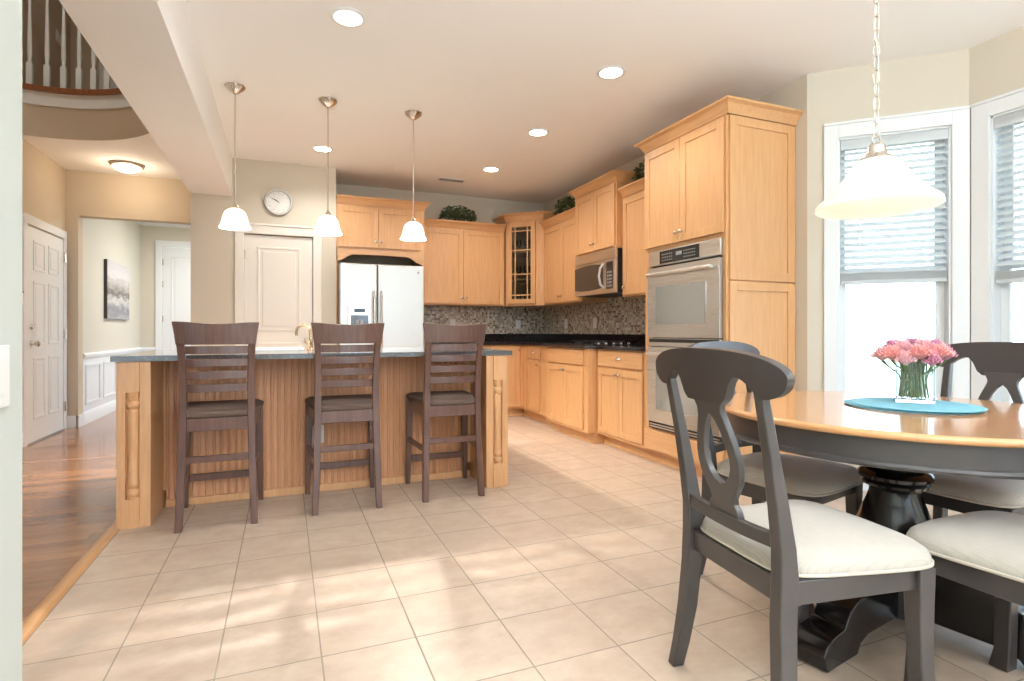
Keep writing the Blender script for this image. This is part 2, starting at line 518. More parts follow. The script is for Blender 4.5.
def thing(name, label, cat, loc=(0, 0, 0), rz=0.0, group=None, kind=None):
    o = bpy.data.objects.new(name, None); COL.objects.link(o)
    o.location = loc; o.rotation_euler = (0, 0, rz)
    o.empty_display_size = 0.1
    if label: o['label'] = label
    if cat: o['category'] = cat
    if group: o['group'] = group
    if kind: o['kind'] = kind
    return o


def tag(o, label, cat, group=None):
    o['label'] = label; o['category'] = cat
    if group: o['group'] = group
    return o


def dup(root, loc=None, rz=None, label=None, group=None):
    def cp(o, par):
        c = o.copy(); COL.objects.link(c)
        if par: c.parent = par
        for ch in kids.get(o.name, []): cp(ch, c)
        return c
    kids = {}
    for o in COL.objects:
        if o.parent: kids.setdefault(o.parent.name, []).append(o)
    r = cp(root, None)
    if loc: r.location = loc
    if rz is not None: r.rotation_euler = (0, 0, rz)
    if label: r['label'] = label
    if group: r['group'] = group
    return r


# ------------------------------------------------------------------ walls, floors, ceilings
def wall_frame(p0, p1):
    d = Vector((p1[0] - p0[0], p1[1] - p0[1], 0)); L = d.length
    return L, math.atan2(d.y, d.x)


def wall(name, p0, p1, z0=0.0, z1=CZ, th=0.14, holes=(), mat='wall'):
    """room lies to the right of p0->p1; thickness goes to the other side"""
    L, a = wall_frame(p0, p1)
    b = MB(); u = 0.0
    for (u0, u1, a0, a1) in sorted(holes):
        if u0 > u: b.box(u, u0, 0, th, z0, z1)
        if a0 > z0: b.box(u0, u1, 0, th, z0, a0)
        if a1 < z1: b.box(u0, u1, 0, th, a1, z1)
        u = u1
    if L > u: b.box(u, L, 0, th, z0, z1)
    return b.build(name, mat, kind='structure', loc=(p0[0], p0[1], 0), rot=(0, 0, a), smooth=False, weld=False)


def baseboard(name, p0, p1, u0=0, u1=None, h=0.12):
    L, a = wall_frame(p0, p1); u1 = u1 if u1 is not None else L
    b = MB()
    b.box(u0, u1, -0.014, 0, 0, h); b.box(u0, u1, -0.009, 0, h, h + 0.014); b.box(u0, u1, -0.026, 0, 0, 0.016)
    return b.build(name, 'trim', kind='structure', loc=(p0[0], p0[1], 0), rot=(0, 0, a))


def window(name, p0, p1, u0, u1, z0, z1, th=0.14, mullions=(), cas=0.085, casl=None, casr=None):
    L, a = wall_frame(p0, p1)
    w = thing(name, None, None, (p0[0], p0[1], 0), a, kind='structure')
    casl = cas if casl is None else casl; casr = cas if casr is None else casr
    b = MB()
    for (x0, x1, c0, c1) in ((u0 - casl, u0, z0 - 0.03, z1 + cas), (u1, u1 + casr, z0 - 0.03, z1 + cas), (u0, u1, z1, z1 + cas)):
        b.box(x0, x1, -0.02, 0, c0, c1)
    b.box(u0 - casl, u1 + casr, -0.028, 0, z1 + cas, z1 + cas + 0.018)
    b.box(u0 - casl, u1 + casr, -0.018, 0, z0 - 0.11, z0 - 0.03)
    b.build('casing', 'trim', w, bevel=0.003)
    b = MB(); b.box(u0 - casl - 0.0, u1 + casr + 0.0, -0.05, th * 0.6, z0 - 0.03, z0)
    b.build('sill', 'trim', w, bevel=0.004)
    b = MB()
    b.box(u0, u0 + 0.012, 0, th, z0, z1); b.box(u1 - 0.012, u1, 0, th, z0, z1); b.box(u0, u1, 0, th, z1 - 0.012, z1)
    b.build('jamb', 'trim', w)
    edges = [u0 + 0.012] + [m for m in mullions] + [u1 - 0.012]
    zm = (z0 + z1) / 2
    for i in range(len(edges) - 1):
        x0, x1 = edges[i], edges[i + 1]
        for (c0, c1, y) in ((z0, zm + 0.02, 0.075), (zm - 0.02, z1 - 0.012, 0.105)):
            b = MB(); f = 0.045
            b.box(x0, x0 + f, y, y + 0.03, c0, c1); b.box(x1 - f, x1, y, y + 0.03, c0, c1)
            b.box(x0 + f, x1 - f, y, y + 0.03, c0, c0 + f); b.box(x0 + f, x1 - f, y, y + 0.03, c1 - f, c1)
            s_ = b.build('sash', 'trim', w, bevel=0.003)
            g = MB(); g.box(x0 + f, x1 - f, y + 0.013, y + 0.017, c0 + f, c1 - f)
            g.build('glass_pane', 'glass', s_)
    return w


XR, YB = 3.30, 6.90
BAY1 = (3.30, 2.752); BAY2 = (3.93, 2.122); BAY3 = (3.93, 0.64); BAY4 = (3.30, 0.01)
XP = -0.86; YP = 6.26; XF = -2.20; YF = 7.40

# floors
b = MB()
pts = [(-0.84, -4.2), (3.3, -4.2), (3.3, 0.01), (3.93, 0.64), (3.93, 2.12), (3.3, 2.75), (3.3, 6.9), (-0.84, 6.9)]
b.prism(pts, lambda x, y, d: (x, y, d), -0.08, 0.0)
b.build('floor', 'tile', kind='structure', smooth=False)
b = MB(); b.box(-4.2, -0.84, -0.1, 7.47, -0.08, 0.0)
b.box(-4.2, 1.8, 7.47, 10.6, -0.08, 0.0)
b.build('floor.001', 'planks', kind='structure', smooth=False, weld=False)
b = MB()
b.prism([(-0.872, 0), (-0.865, 0.008), (-0.85, 0.013), (-0.825, 0.013), (-0.812, 0.006), (-0.808, 0)], lambda a_, z, d: (a_, d, z), 1.2, 6.25)
b.build('trim_1', 'threshold', kind='structure')
# ground outside
b = MB(); b.box(-30, 40, -30, 40, -0.45, -0.35)
b.build('ground', 'ground', kind='structure', smooth=False)

# kitchen ceiling
b = MB()
cp = [(-0.50, -4.34), (3.44, -4.34), (3.44, -0.05), (4.07, 0.58), (4.07, 2.18), (3.44, 2.81), (3.44, 7.04), (-0.50, 7.04)]
b.prism(cp, lambda x, y, d: (x, y, d), CZ, CZ + 0.12)
b.build('ceiling', 'ceil', kind='structure', smooth=False)

# kitchen walls
wall('wall_back', (0.51, YB), (XR, YB))
wall('wall_right', (XR, YB + 0.14), BAY1)
F1L, F1A = wall_frame(BAY1, BAY2)
wall('wall_bay_north', BAY1, BAY2, holes=[(0.183, 0.800, 0.55, 2.335)])
window('window_1', BAY1, BAY2, 0.183, 0.800, 0.55, 2.335, casr=0.090)
F2L, _ = wall_frame(BAY2, BAY3)
wall('wall_bay_east', BAY2, BAY3, holes=[(0.115, F2L - 0.115, 0.55, 2.335)])
window('window_2', BAY2, BAY3, 0.115, F2L - 0.115, 0.55, 2.335, mullions=(F2L / 2,), casl=0.095, casr=0.095)
wall('wall_bay_south', BAY3, BAY4, holes=[(0.10, 0.72, 0.55, 2.335)])
window('window_3', BAY3, BAY4, 0.10, 0.72, 0.55, 2.335)
wall('wall_right_rear', BAY4, (3.30, -4.2), holes=[(0.9, 3.3, 0.5, 2.35)])
window('window_4', BAY4, (3.30, -4.2), 0.9, 3.3, 0.5, 2.35, mullions=(2.1,))
wall('wall_rear', (3.30, -4.2), (-0.49, -4.2), holes=[(0.45, 3.35, 0.08, 2.4)])
window('window_5', (3.30, -4.2), (-0.49, -4.2), 0.45, 3.35, 0.08, 2.4, mullions=(1.42, 2.38))
for i, (p0, p1) in enumerate(((BAY1, BAY2), (BAY2, BAY3), (BAY3, BAY4), ((3.3, 3.0), BAY1))):
    baseboard(['baseboard_north', 'baseboard_east', 'baseboard_south', 'baseboard_right'][i], p0, p1)

# near wall and the soffit beam in line with it
wall('wall_near', (-0.49, -4.2), (-0.49, 1.41), th=0.14, mat=plain('pale_sage_wall_paint', (0.50, 0.53, 0.49), 0.75))
b = MB(); b.box(-0.865, -0.492, -4.2, YP, 2.41, CZ)
b.build('trim_2', 'ceil', kind='structure', smooth=False)

# pantry wall block
wall('wall_pantry', (XP, YP), (0.51, YP), th=0.12, holes=[(0.475, 1.135, 0, 2.045)])
b = MB(); b.box(0.39, 0.509, YP + 0.12, YB + 0.14, 0, CZ); b.build('wall_pantry_return', 'wall', kind='structure', smooth=False)
b = MB(); b.box(XP, XP + 0.12, YP + 0.12, YF + 0.15, 0, CZ); b.build('wall_pantry_side', 'wall', kind='structure', smooth=False)
b = MB(); b.box(XP + 0.12, 0.39, 6.94, 7.06, 0, CZ); b.build('wall_pantry_back', 'wall', kind='structure', smooth=False)
b = MB(); b.box(-0.86, 0.51, 7.041, 7.06, CZ, CZ + .1); b.build('trim_3', 'ceil', kind='structure', smooth=False)

# foyer walls (double height), hall opening, dining hall beyond
wall('wall_foyer_left', (XF, -0.1), (XF, YF + 0.15), z1=5.4, mat='foyer')
wall('wall_foyer_back', (XF, YF), (XP, YF), th=0.15, z1=CZ + 0.35, holes=[(0.112, XP - XF, 0, 2.31)], mat='foyer')
wall('wall_foyer_upper', (XF, 7.55), (XP + 0.1, 7.55), z0=3.2, z1=5.4, mat='foyer')
wall('wall_foyer_front', (-0.63, -0.1), (XF, -0.1), z1=5.4, holes=[(0.35, 1.25, 0.2, 2.2)], mat='foyer')
window('window_6', (-0.63, -0.1), (XF, -0.1), 0.35, 1.25, 0.2, 2.2, mullions=())
b = MB(); b.box(-0.865, -0.74, -0.1, 7.69, CZ, 5.4)
b.build('wall_foyer_right', 'foyer', kind='structure', smooth=False)
b = MB(); b.box(XF - .14, -0.74, -0.24, 7.69, 5.4, 5.5)
b.build('ceiling.001', 'ceil', kind='structure', smooth=False)
HX = -2.10; HY = 10.25
wall('wall_hall_left', (HX, YF + 0.15), (HX, HY), mat='hallwall')
wall('wall_hall_back', (HX, HY), (1.6, HY), mat='hallwall', holes=[(0.30, 1.15, 0, 2.40)])
wall('wall_hall_right', (1.6, HY), (1.6, YF + 0.15), mat='hallwall', holes=[(0.3, 2.5, 0.3, 2.5)])
window('window_7', (1.6, HY), (1.6, YF + 0.15), 0.3, 2.5, 0.3, 2.5, mullions=(1.4,))
b = MB(); b.box(XP + .12, 1.6, 7.41, 7.55, 0, CZ); b.build('wall_hall_near', 'hallwall', kind='structure', smooth=False)
b = MB(); b.box(HX - .14, 1.74, YF + 0.15, HY + 0.14, CZ, CZ + 0.1)
b.build('ceiling.002', 'ceil', kind='structure', smooth=False)
# crown in the hall
b = MB(); b.prism([(0, 0), (0.07, 0), (0.07, -0.015), (0.015, -0.09), (0, -0.09)], lambda a_, z, d: (HX + a_, d, CZ + z), 7.56, HY)
b.prism([(0, 0), (0.07, 0), (0.07, -0.015), (0.015, -0.09), (0, -0.09)], lambda a_, z, d: (d, HY - a_, CZ + z), HX, 1.6)
b.build('trim_4', 'trim', kind='structure')
# wainscot
def wains(name, fx, L):
    b = MB()
    b.prism([(0, 0), (0.012, 0), (0.012, 0.75), (0, 0.75)], lambda a_, z, d: fx(d, a_, z), 0, L)
    b.prism([(0, .75), (0.03, .75), (0.035, .78), (0.02, .80), (0, .80)], lambda a_, z, d: fx(d, a_, z), 0, L)
    b.prism([(0, 0), (0.026, 0), (0.026, 0.12), (0.014, 0.14), (0, 0.14)], lambda a_, z, d: fx(d, a_, z), 0, L)
    k = max(1, round(L / 0.62)); w = L / k
    for i in range(k):
        a0, a1 = i * w + 0.07, (i + 1) * w - 0.07
        for (s0, s1, c0, c1) in ((a0, a1, .22, .245), (a0, a1, .645, .67), (a0, a0 + .025, .245, .645), (a1 - .025, a1, .245, .645)):
            b.prism([(.012, c0), (.024, c0), (.024, c1), (.012, c1)], lambda a_, z, d: fx(d, a_, z), s0, s1)
    return b.build(name, 'trim', kind='structure', weld=False)
wains('trim_5', lambda d, a_, z: (HX + a_, 7.56 + d, z), HY - 7.56)
wains('trim_6', lambda d, a_, z: (HX + d, HY - a_, z), 0.21)
# foyer baseboards
b = MB(); b.box(XF, XF + 0.014, 1.4, 6.30, 0, 0.13); b.box(XF, XF + 0.112, YF - 0.014, YF, 0, 0.13); b.box(XF + .098, XF + .126, YF - .014, YF + .16, 0, .13)
b.build('baseboard_foyer', 'trim', kind='structure', weld=False)
b = MB(); b.box(XP - .012, -0.475, YP - 0.014, YP, 0, 0.13); b.box(0.375, 0.51, YP - 0.014, YP, 0, 0.13)
b.build('baseboard_pantry', 'trim', kind='structure', weld=False)

# curved balcony over the foyer
AC = (-2.02, 5.15); AR = 1.10
ang = []
t0 = math.acos((XF - AC[0]) / AR)
arc = [(AC[0] + AR * math.cos(t), AC[1] + AR * math.sin(t)) for t in [t0 + (0 - t0) * i / 40 for i in range(41)]]
def arc_band(r0, r1, z0, z1, name, mat, kind='structure', parent=None, bevel=0):
    b = MB(); vs = []
    n = 41
    for i in range(n):
        t = t0 + (0 - t0) * i / (n - 1)
        for r, z in ((r0, z0), (r1, z0), (r1, z1), (r0, z1)):
            vs.append((max(XF, AC[0] + r * math.cos(t)), AC[1] + r * math.sin(t), z))
    fs = [(3, 2, 1, 0), tuple(4 * (n - 1) + k for k in range(4))]
    for i in range(n - 1):
        for k in range(4):
            fs.append((4 * i + k, 4 * i + (k + 1) % 4, 4 * i + 4 + (k + 1) % 4, 4 * i + 4 + k))
    b.poly(vs, fs)
    return b.build(name, mat, parent, kind=kind, bevel=bevel)
b = MB()
poly = arc + [(-0.866, 5.15), (-0.866, YF), (XF, YF)]
CQ = CZ - .0015
vs = [(x, y, CQ) for x, y in arc] + [(x, YF, CQ) for x, y in arc]
n = len(arc)
b.poly(vs, [(i, i + 1, n + i + 1, n + i) for i in range(n - 1)])
b.poly([(arc[-1][0], 5.15, CQ), (-0.866, 5.15, CQ), (-0.866, YF, CQ), (arc[-1][0], YF, CQ)], [(0, 1, 2, 3)])
o = b.build('ceiling.003', 'ceil', kind='structure', smooth=False)
arc_band(AR, AR + 0.10, CZ, 3.085, 'wall_balcony_fascia', 'foyer')
arc_band(AR - 0.012, AR + 0.10, 3.085, 3.205, 'trim_7', 'trim')
arc_band(AR - 0.04, AR + 0.12, 3.205, 3.25, 'trim_8', wood('stained_nosing_oak', (0.22, 0.075, 0.03), (0.34, 0.13, 0.055)))
b = MB()
b.poly([(x, y, 3.22) for x, y in arc] + [(x, 7.55, 3.22) for x, y in arc], [(i, i + 1, n + i + 1, n + i) for i in range(n - 1)])
b.build('floor.002', 'planks', kind='structure', smooth=False)
rail = thing('balcony_railing', 'white turned-baluster railing along the curved upstairs balcony edge', 'railing', (AC[0], AC[1], 3.25))
def baluster_prof():
    return [(0.011, 0.20), (0.020, 0.215), (0.013, 0.235), (0.019, 0.30), (0.017, 0.45), (0.012, 0.70), (0.010, 0.86)]
nb = 0
for t in [math.radians(95.5 - 6.35 * i) for i in range(15)]:
    r = AR + 0.03
    x, y = r * math.cos(t), r * math.sin(t)
    if AC[0] + x < XF + 0.03: continue
    b = MB(); b.box(x - .021, x + .021, y - .021, y + .021, 0, .21)
    b.lathe(baluster_prof(), (x, y, 0), 12)
    b.build('baluster', 'trim', rail)
b = MB(); b.tube([((AR + .03) * math.cos(math.radians(98 - 7 * i)), (AR + .03) * math.sin(math.radians(98 - 7 * i)), 0.885) for i in range(14)], 0.03, 10)
b.build('handrail', 'threshold', rail)
# upper hall: door casing and switch plate behind the railing
d = thing('door_1', None, None, (-1.93, 7.55, 3.22), 0, kind='structure')
b = MB(); b.box(0.09, .86, -.03, -.001, 0, 2.03); b.build('door_panel', 'trim', d)
b = MB(); b.box(0, .08, -.02, -.001, 0, 2.04); b.box(.87, .95, -.02, -.001, 0, 2.04); b.box(0, .95, -.02, -.001, 2.04, 2.12); b.build('casing', 'trim', d)
b = MB(); b.box(-2.33 + .0, -2.33 + .001, 0, 0, 0, 0); b.bm.free()
sp = thing('switch_plate', 'double white switch plate on the upstairs wall behind the balusters', 'switch plate', (XF + .001, 7.19, 4.12), PI / 2)
b = MB(); b.box(-.075, .075, -.007, 0, -.06, .06); b.build('plate', 'white', sp, bevel=.003)
for dx in (-.035, .035):
    b = MB(); b.box(dx - .012, dx + .012, -.013, -.006, -.025, .025); b.build('rocker', 'white', sp, bevel=.002)


# ------------------------------------------------------------------ doors
def panel_door(b, w, z1, panels, y0=-0.035, th=0.035, depth=0.010, z0=0.0):
    """slab with raised moulded panels: panels (x0,x1,z0,z1)"""
    b.box(0, w, y0, y0 + th, z0, z1)
    for (x0, x1, c0, c1) in panels:
        m = 0.022
        for (a0, a1, e0, e1) in ((x0, x1, c0, c0 + m), (x0, x1, c1 - m, c1), (x0, x0 + m, c0 + m, c1 - m), (x1 - m, x1, c0 + m, c1 - m)):
            b.box(a0, a1, y0 - 0.007, y0 + .001, e0, e1)
        b.box(x0 + .05, x1 - .05, y0 - 0.005, y0 + .001, c0 + .05, c1 - .05)


def knob_mesh(b, c, n=(0, -1, 0), r=0.028):
    n = Vector(n); c = Vector(c)
    b.tube([c, c + n * .006], .032, 16)
    b.tube([c + n * .004, c + n * .035], .009, 10)
    b.tube([c + n * .032, c + n * .042, c + n * .055, c + n * .064], [r * .6, r, r, r * .55], 14)


# pantry door
d = thing('door_2', None, None, (XP + .475, YP, 0), 0, kind='structure')
b = MB()
panel_door(b, .654, 2.035, [(.12, .535, 1.05, 1.92), (.12, .535, .22, .93)], y0=.012, z0=.008)
b.build('door_panel', 'pantry', d, bevel=.003)
b = MB()
b.box(-.085, -.001, -.02, 0, 0, 2.046); b.box(.661, .745, -.02, 0, 0, 2.046); b.box(-.085, .745, -.022, 0, 2.046, 2.13)
b.box(-.095, .755, -.032, 0, 2.13, 2.15)
b.build('casing', 'pantry', d, bevel=.004)
for z in (.25, 1.05, 1.83):
    b = MB(); b.box(-.006, .012, -.008, .012, z - .045, z + .045); b.tube([(0.003, -.011, z - .045), (0.003, -.011, z + .045)], .006, 8)
    b.build('hinge', 'nickel', d)
b = MB(); knob_mesh(b, (.60, .012, .95)); b.build('door_handle', 'nickel', d)
# foyer side door (six panels)
d = thing('door_3', None, None, (XF, 6.30, 0), PI / 2, kind='structure')
b = MB()
pw = 0.9
panel_door(b, .835, 2.02, [(.12, .375, 1.62, 1.9), (.46, .715, 1.62, 1.9), (.12, .375, .92, 1.52), (.46, .715, .92, 1.52), (.12, .375, .22, .80), (.46, .715, .22, .80)], y0=-.012, th=.012, z0=.012)
o = b.build('door_panel', 'trim', d, bevel=.003); o.location = (.09, -0.004, 0); o.scale = (1.06, 1, 1)
b = MB(); b.box(0, .082, -.024, 0, 0, 2.035); b.box(.985, 1.07, -.024, 0, 0, 2.035); b.box(0, 1.07, -.024, 0, 2.035, 2.12)
b.build('casing', 'trim', d, bevel=.004)
b = MB(); b.box(.09, .98, -.03, 0, 0, .012); b.build('door_sill', 'grey', d)
for z in (.25, 1.02, 1.83):
    b = MB(); b.box(.975, .992, -.03, -.015, z - .05, z + .05); b.tube([(.985, -.034, z - .05), (.985, -.034, z + .05)], .007, 8)
    b.build('hinge', 'nickel', d)
b = MB(); knob_mesh(b, (.17, -.018, .93)); b.build('door_handle', 'nickel', d)
b = MB(); b.tube([(.17, -.018, 1.09), (.17, -.036, 1.09)], [.03, .026], 16); b.build('deadbolt', 'nickel', d)
# hall end door
d = thing('door_4', None, None, (HX + .30, HY, 0), 0, kind='structure')
b = MB(); panel_door(b, .85, 2.39, [(.12, .73, 1.15, 2.25), (.12, .73, .22, .98)], y0=.012); b.build('door_panel', 'trim', d, bevel=.003)
b = MB(); b.box(-.09, 0, -.022, 0, 0, 2.40); b.box(.85, .94, -.022, 0, 0, 2.40); b.box(-.09, .94, -.022, 0, 2.40, 2.49); b.build('casing', 'trim', d, bevel=.004)
for z in (.3, 1.25, 1.8, 2.15):
    b = MB(); b.box(-.004, .012, -.008, .012, z - .05, z + .05); b.build('hinge', 'nickel', d)

# ------------------------------------------------------------------ cabinetry
def shaker(name, parent, x0, x1, z0, z1, y=0.0, st=0.058, drawer=False, label=None):
    b = MB(); g = 0.002
    x0 += g; x1 -= g; z0 += g; z1 -= g
    if drawer:
        b.box(x0, x1, y - .02, y - .001, z0, z1)
    else:
        b.box(x0, x0 + st, y - .02, y - .001, z0, z1); b.box(x1 - st, x1, y - .02, y - .001, z0, z1)
        b.box(x0 + st, x1 - st, y - .02, y - .001, z0, z0 + st); b.box(x0 + st, x1 - st, y - .02, y - .001, z1 - st, z1)
        b.box(x0 + st, x1 - st, y - .012, y - .001, z0 + st, z1 - st)
    return b.build(name, 'maple_h' if drawer else 'maple', parent, bevel=.0018, label=label, weld=False)


def knob(parent, x, z, y=-0.02):
    b = MB(); b.tube([(x, y, z), (x, y - .006, z), (x, y - .016, z), (x, y - .022, z), (x, y - .027, z)], [.0055, .005, .011, .015, .008], 12)
    return b.build('knob', 'nickel', parent)


def cup_pull(parent, x, z, y=-0.02):
    b = MB(); vs = []
    for i in range(9):
        t = PI * i / 8
        for j in range(4):
            q = PI / 2 * j / 3
            vs.append((x + .034 * math.cos(t) * (1 if j < 3 else .95), y - .001 - .022 * math.sin(t) * math.cos(q), z + .012 * math.sin(q) + (.006 if j == 3 else 0)))
    b.poly(vs, [(i * 4 + j, i * 4 + j + 1, (i + 1) * 4 + j + 1, (i + 1) * 4 + j) for i in range(8) for j in range(3)])
    return b.build('knob', 'nickel', parent, solid=.002)


def crown_path(b, path_fn, prof):
    n = None; vs = []
    for o, z in prof:
        p = path_fn(o); n = len(p)
        vs += [(x, y, z) for x, y in p]
    m = len(prof); fs = []
    for j in range(m):
        for i in range(n - 1):
            a = j * n + i; c = ((j + 1) % m) * n + i
            fs.append((a, a + 1, c + 1, c))
    fs.append(tuple(j * n for j in range(m))); fs.append(tuple(j * n + n - 1 for j in range(m)))
    b.poly(vs, fs)


def crown_prof(z, h=.085, o=.06):
    return [(-.01, z), (.006, z), (.012, z + .012), (.018, z + .03), (.038, z + .058), (o - .008, z + h - .018), (o, z + h - .014), (o, z + h), (-.01, z + h)]


def crown(parent, w, d, z, l=True, r=True, h=.085, o=.06):
    b = MB()
    def f(k):
        a = k if l else 0.0; c = k if r else 0.0
        p = []
        if l: p.append((-a, d))
        p += [(-a, -k), (w + c, -k)]
        if r: p.append((w + c, d))
        return p
    crown_path(b, f, crown_prof(z, h, o))
    b.box(-.0 if not l else .001, w, .002, d, z, z + h - .02)
    return b.build('crown_moulding', 'maple_h', parent, sharp=25)


CAB = 'maple kitchen cabinets'
def cabinet(name, label, cat, loc, rz, w, d, z0, z1, doors=(), drawers=(), toe=False, cr=None, side_panels=False, pulls=False):
    c = thing(name, label, cat, loc, rz, CAB)
    b = MB(); b.box(0, w, 0, d, z0, z1)
    if toe:
        b.box(-.085 if w == .188 else 0.0, w + (.072 if w == 1.212 else 0), .07, d if w != 1.212 else .55, 0, z0)
        b.box(0.0, w, -.004, .0, z0, z0 + .028)
    b.build('carcass', 'maple', c, bevel=.0015, weld=False)
    for (x0, x1, c0, c1, ks) in doors:
        dd = shaker('door', c, x0, x1, c0, c1)
        kz = (c0 + .07) if not toe else (c1 - .05)
        if ks == 'l': knob(dd, x0 + .03, kz)
        if ks == 'r': knob(dd, x1 - .03, kz)
    for (x0, x1, c0, c1) in drawers:
        dd = shaker('drawer', c, x0, x1, c0, c1, drawer=True)
        cup_pull(dd, (x0 + x1) / 2, (c0 + c1) / 2)
    if cr: crown(c, w, d, z1, *cr)
    return c


RR = -PI / 2
FX = 2.69            # face of the base run on the right wall
UX = 2.97            # face of the uppers on the right wall
WD = 0.33
# --- oven tower
TY0, TY1 = 3.742, 2.858
tw = TY0 - TY1
T = thing('oven_tower_cabinet', 'tall maple cabinet housing the double wall oven, beside the bay window', 'cabinet', (FX, TY0, 0), RR, CAB)
b = MB()
td = XR - FX - .003
ox0, ox1, oz0, oz1 = .082, tw - .034, .285, 1.668
b.box(0, ox0, 0, td, .1, 2.48); b.box(ox1, tw, 0, td, .1, 2.48)
b.box(ox0, ox1, 0, td, .1, oz0); b.box(ox0, ox1, 0, td, oz1, 2.48); b.box(ox0, ox1, .5, td, oz0, oz1)
b.box(0, tw - .012, .07, td, 0, .1)
b.build('carcass', 'maple', T, weld=False)
for (x0, x1, k) in ((.012, tw / 2, 'r'), (tw / 2, tw - .012, 'l')):
    dd = shaker('door', T, x0, x1, 1.70, 2.462); knob(dd, x1 - .03 if k == 'r' else x0 + .03, 1.77)
dd = shaker('drawer', T, .012, tw - .012, .115, .275, drawer=True)
for (c0, c1) in ((.115, 1.375), (1.385, 2.472)):
    b = MB(); st = .06
    y0, y1 = tw, tw + .018
    b.box(y0, y1, .02, .02 + st, c0, c1); b.box(y0, y1, td - st - .012, td - .004, c0, c1)
    b.box(y0, y1, .02 + st, td - st - .012, c0, c0 + st); b.box(y0, y1, .02 + st, td - st - .012, c1 - st, c1)
    b.box(y0, y1 - .009, .02 + st, td - st - .012, c0 + st, c1 - st)
    b.build('side_panel', 'maple', T, bevel=.0015, weld=False, label='pale maple end panel with recessed centre')
b = MB(); b.box(tw, tw + .018, 0.02, td - .004, 0, .112); b.build('plinth', 'maple_h', T)
crown(T, tw + .018, td - .002, 2.475, True, True, h=.085, o=.065)

# --- double oven
OV = thing('double_wall_oven', 'stainless steel double wall oven with black control display', 'oven', (FX, TY0, 0), RR)
x0, x1 = ox0 + .004, ox1 - .004
b = MB(); b.box(x0 + .01, x1 - .01, .002, .46, oz0 + .01, oz1 - .01); b.build('oven_body', 'black', OV)
b = MB(); b.box(x0 - .012, x1 + .012, -.024, 0.0, 1.552, oz1 - .002); b.build('control_panel', 'steel_h', OV, bevel=.004)
xm = (x0 + x1) / 2
b = MB(); b.box(xm - .25, xm + .19, -.027, -.0235, 1.561, 1.656); o = b.build('display', 'screen', OV, bevel=.002)
b = MB()
for i in range(6):
    for j in range(3):
        b.box(xm - .22 + i * .022, xm - .21 + i * .022, -.0285, -.0268, 1.58 + j * .022, 1.588 + j * .022)
b.build('keypad_marks', 'grey', OV, weld=False)
b = MB()
for i in range(6):
    for j in range(3): b.box(xm + .03 + i * .022, xm + .04 + i * .022, -.0285, -.0268, 1.58 + j * .022, 1.588 + j * .022)
b.build('keypad_marks', 'grey', OV, weld=False)
b = MB(); b.box(xm - .055, xm + .01, -.0285, -.0268, 1.605, 1.632); b.build('clock_readout', 'grey', OV)
def oven_door(c0, c1):
    b = MB(); wz0, wz1 = c0 + .10, c1 - .15
    wx0, wx1 = x0 + .10, x1 - .12
    b.box(x0 - .012, wx0, -.034, -.002, c0, c1); b.box(wx1, x1 + .012, -.034, -.002, c0, c1)
    b.box(wx0, wx1, -.034, -.002, c0, wz0); b.box(wx0, wx1, -.034, -.002, wz1, c1)
    dd = b.build('oven_door', 'steel_h', OV, weld=True)
    b = MB(); b.box(wx0 - .012, wx1 + .012, -.038, -.0335, wz0 - .012, wz1 + .012); b.build('door_window_frame', 'steel', dd, bevel=.002)
    b = MB(); b.box(wx0, wx1, -.0405, -.037, wz0, wz1); b.build('door_window', 'ovenglass', dd, bevel=.0015)
    b = MB(); hz = c1 - .055
    b.tube([(x0 + .03, -.070, hz), (x1 - .03, -.070, hz)], .0135, 12)
    for hx in (x0 + .055, x1 - .055): b.tube([(hx, -.03, hz), (hx, -.070, hz)], .011, 10)
    b.build('door_handle', 'steel_h', dd)
oven_door(.998, 1.535)
oven_door(.345, .925)
b = MB(); b.box(x0 - .012, x1 + .012, -.024, 0.0, .93, .992); b.build('centre_trim', 'steel_h', OV, bevel=.003)
b = MB(); b.box(x0 - .0, x1 + .0, -.027, -.0235, .962, .986); b.build('upper_vent', 'black', OV)
b = MB(); b.box(x0 - .012, x1 + .012, -.02, -.001, .288, .340)
b.build('vent_frame', 'black', OV)
b = MB()
for i in range(2): b.box(x0, x1, -.023, -.019, .30 + i * .018, .308 + i * .018)
b.build('vent_slats', 'steel_h', OV, weld=False)

# --- base cabinets on the right wall, from the oven towards the corner
cabinet('base_cabinet', 'maple base cabinet with one wide drawer over two doors, next to the wall oven', 'cabinet', (FX, 4.485, 0), RR, .740, XR - FX - .003, .1, .884,
        doors=[(.03, .375, .125, .715, 'r'), (.375, .72, .125, .715, 'l')], drawers=[(.03, .72, .73, .87)], toe=True)
cabinet('base_cabinet', 'protruding maple base cabinet under the cooktop, two doors under a plain front', 'cabinet', (FX - .10, 5.36, 0), RR, .872, XR - FX + .09, .1, .884,
        doors=[(.06, .425, .125, .715, 'r'), (.425, .80, .125, .715, 'l')], toe=True)
c_ = [o for o in COL.objects if o.name.startswith('base_cabinet')][-1]
shaker('drawer', c_, .06, .80, .73, .87, drawer=True)
cabinet('base_cabinet', 'narrow maple base cabinet with small drawer and door, left of the cooktop bump-out', 'cabinet', (FX, 6.10, 0), RR, .738, XR - FX - .003, .1, .884,
        doors=[(.02, .37, .125, .715, 'r')], drawers=[(.02, .37, .73, .87)], toe=True)
cabinet('corner_base_cabinet', 'maple corner base cabinet where the two counters meet', 'cabinet', (FX - 0.0, 6.29, 0), RR, .188, .60, .1, .884,
        doors=[(.004, .186, .125, .87, 'l')], toe=True)
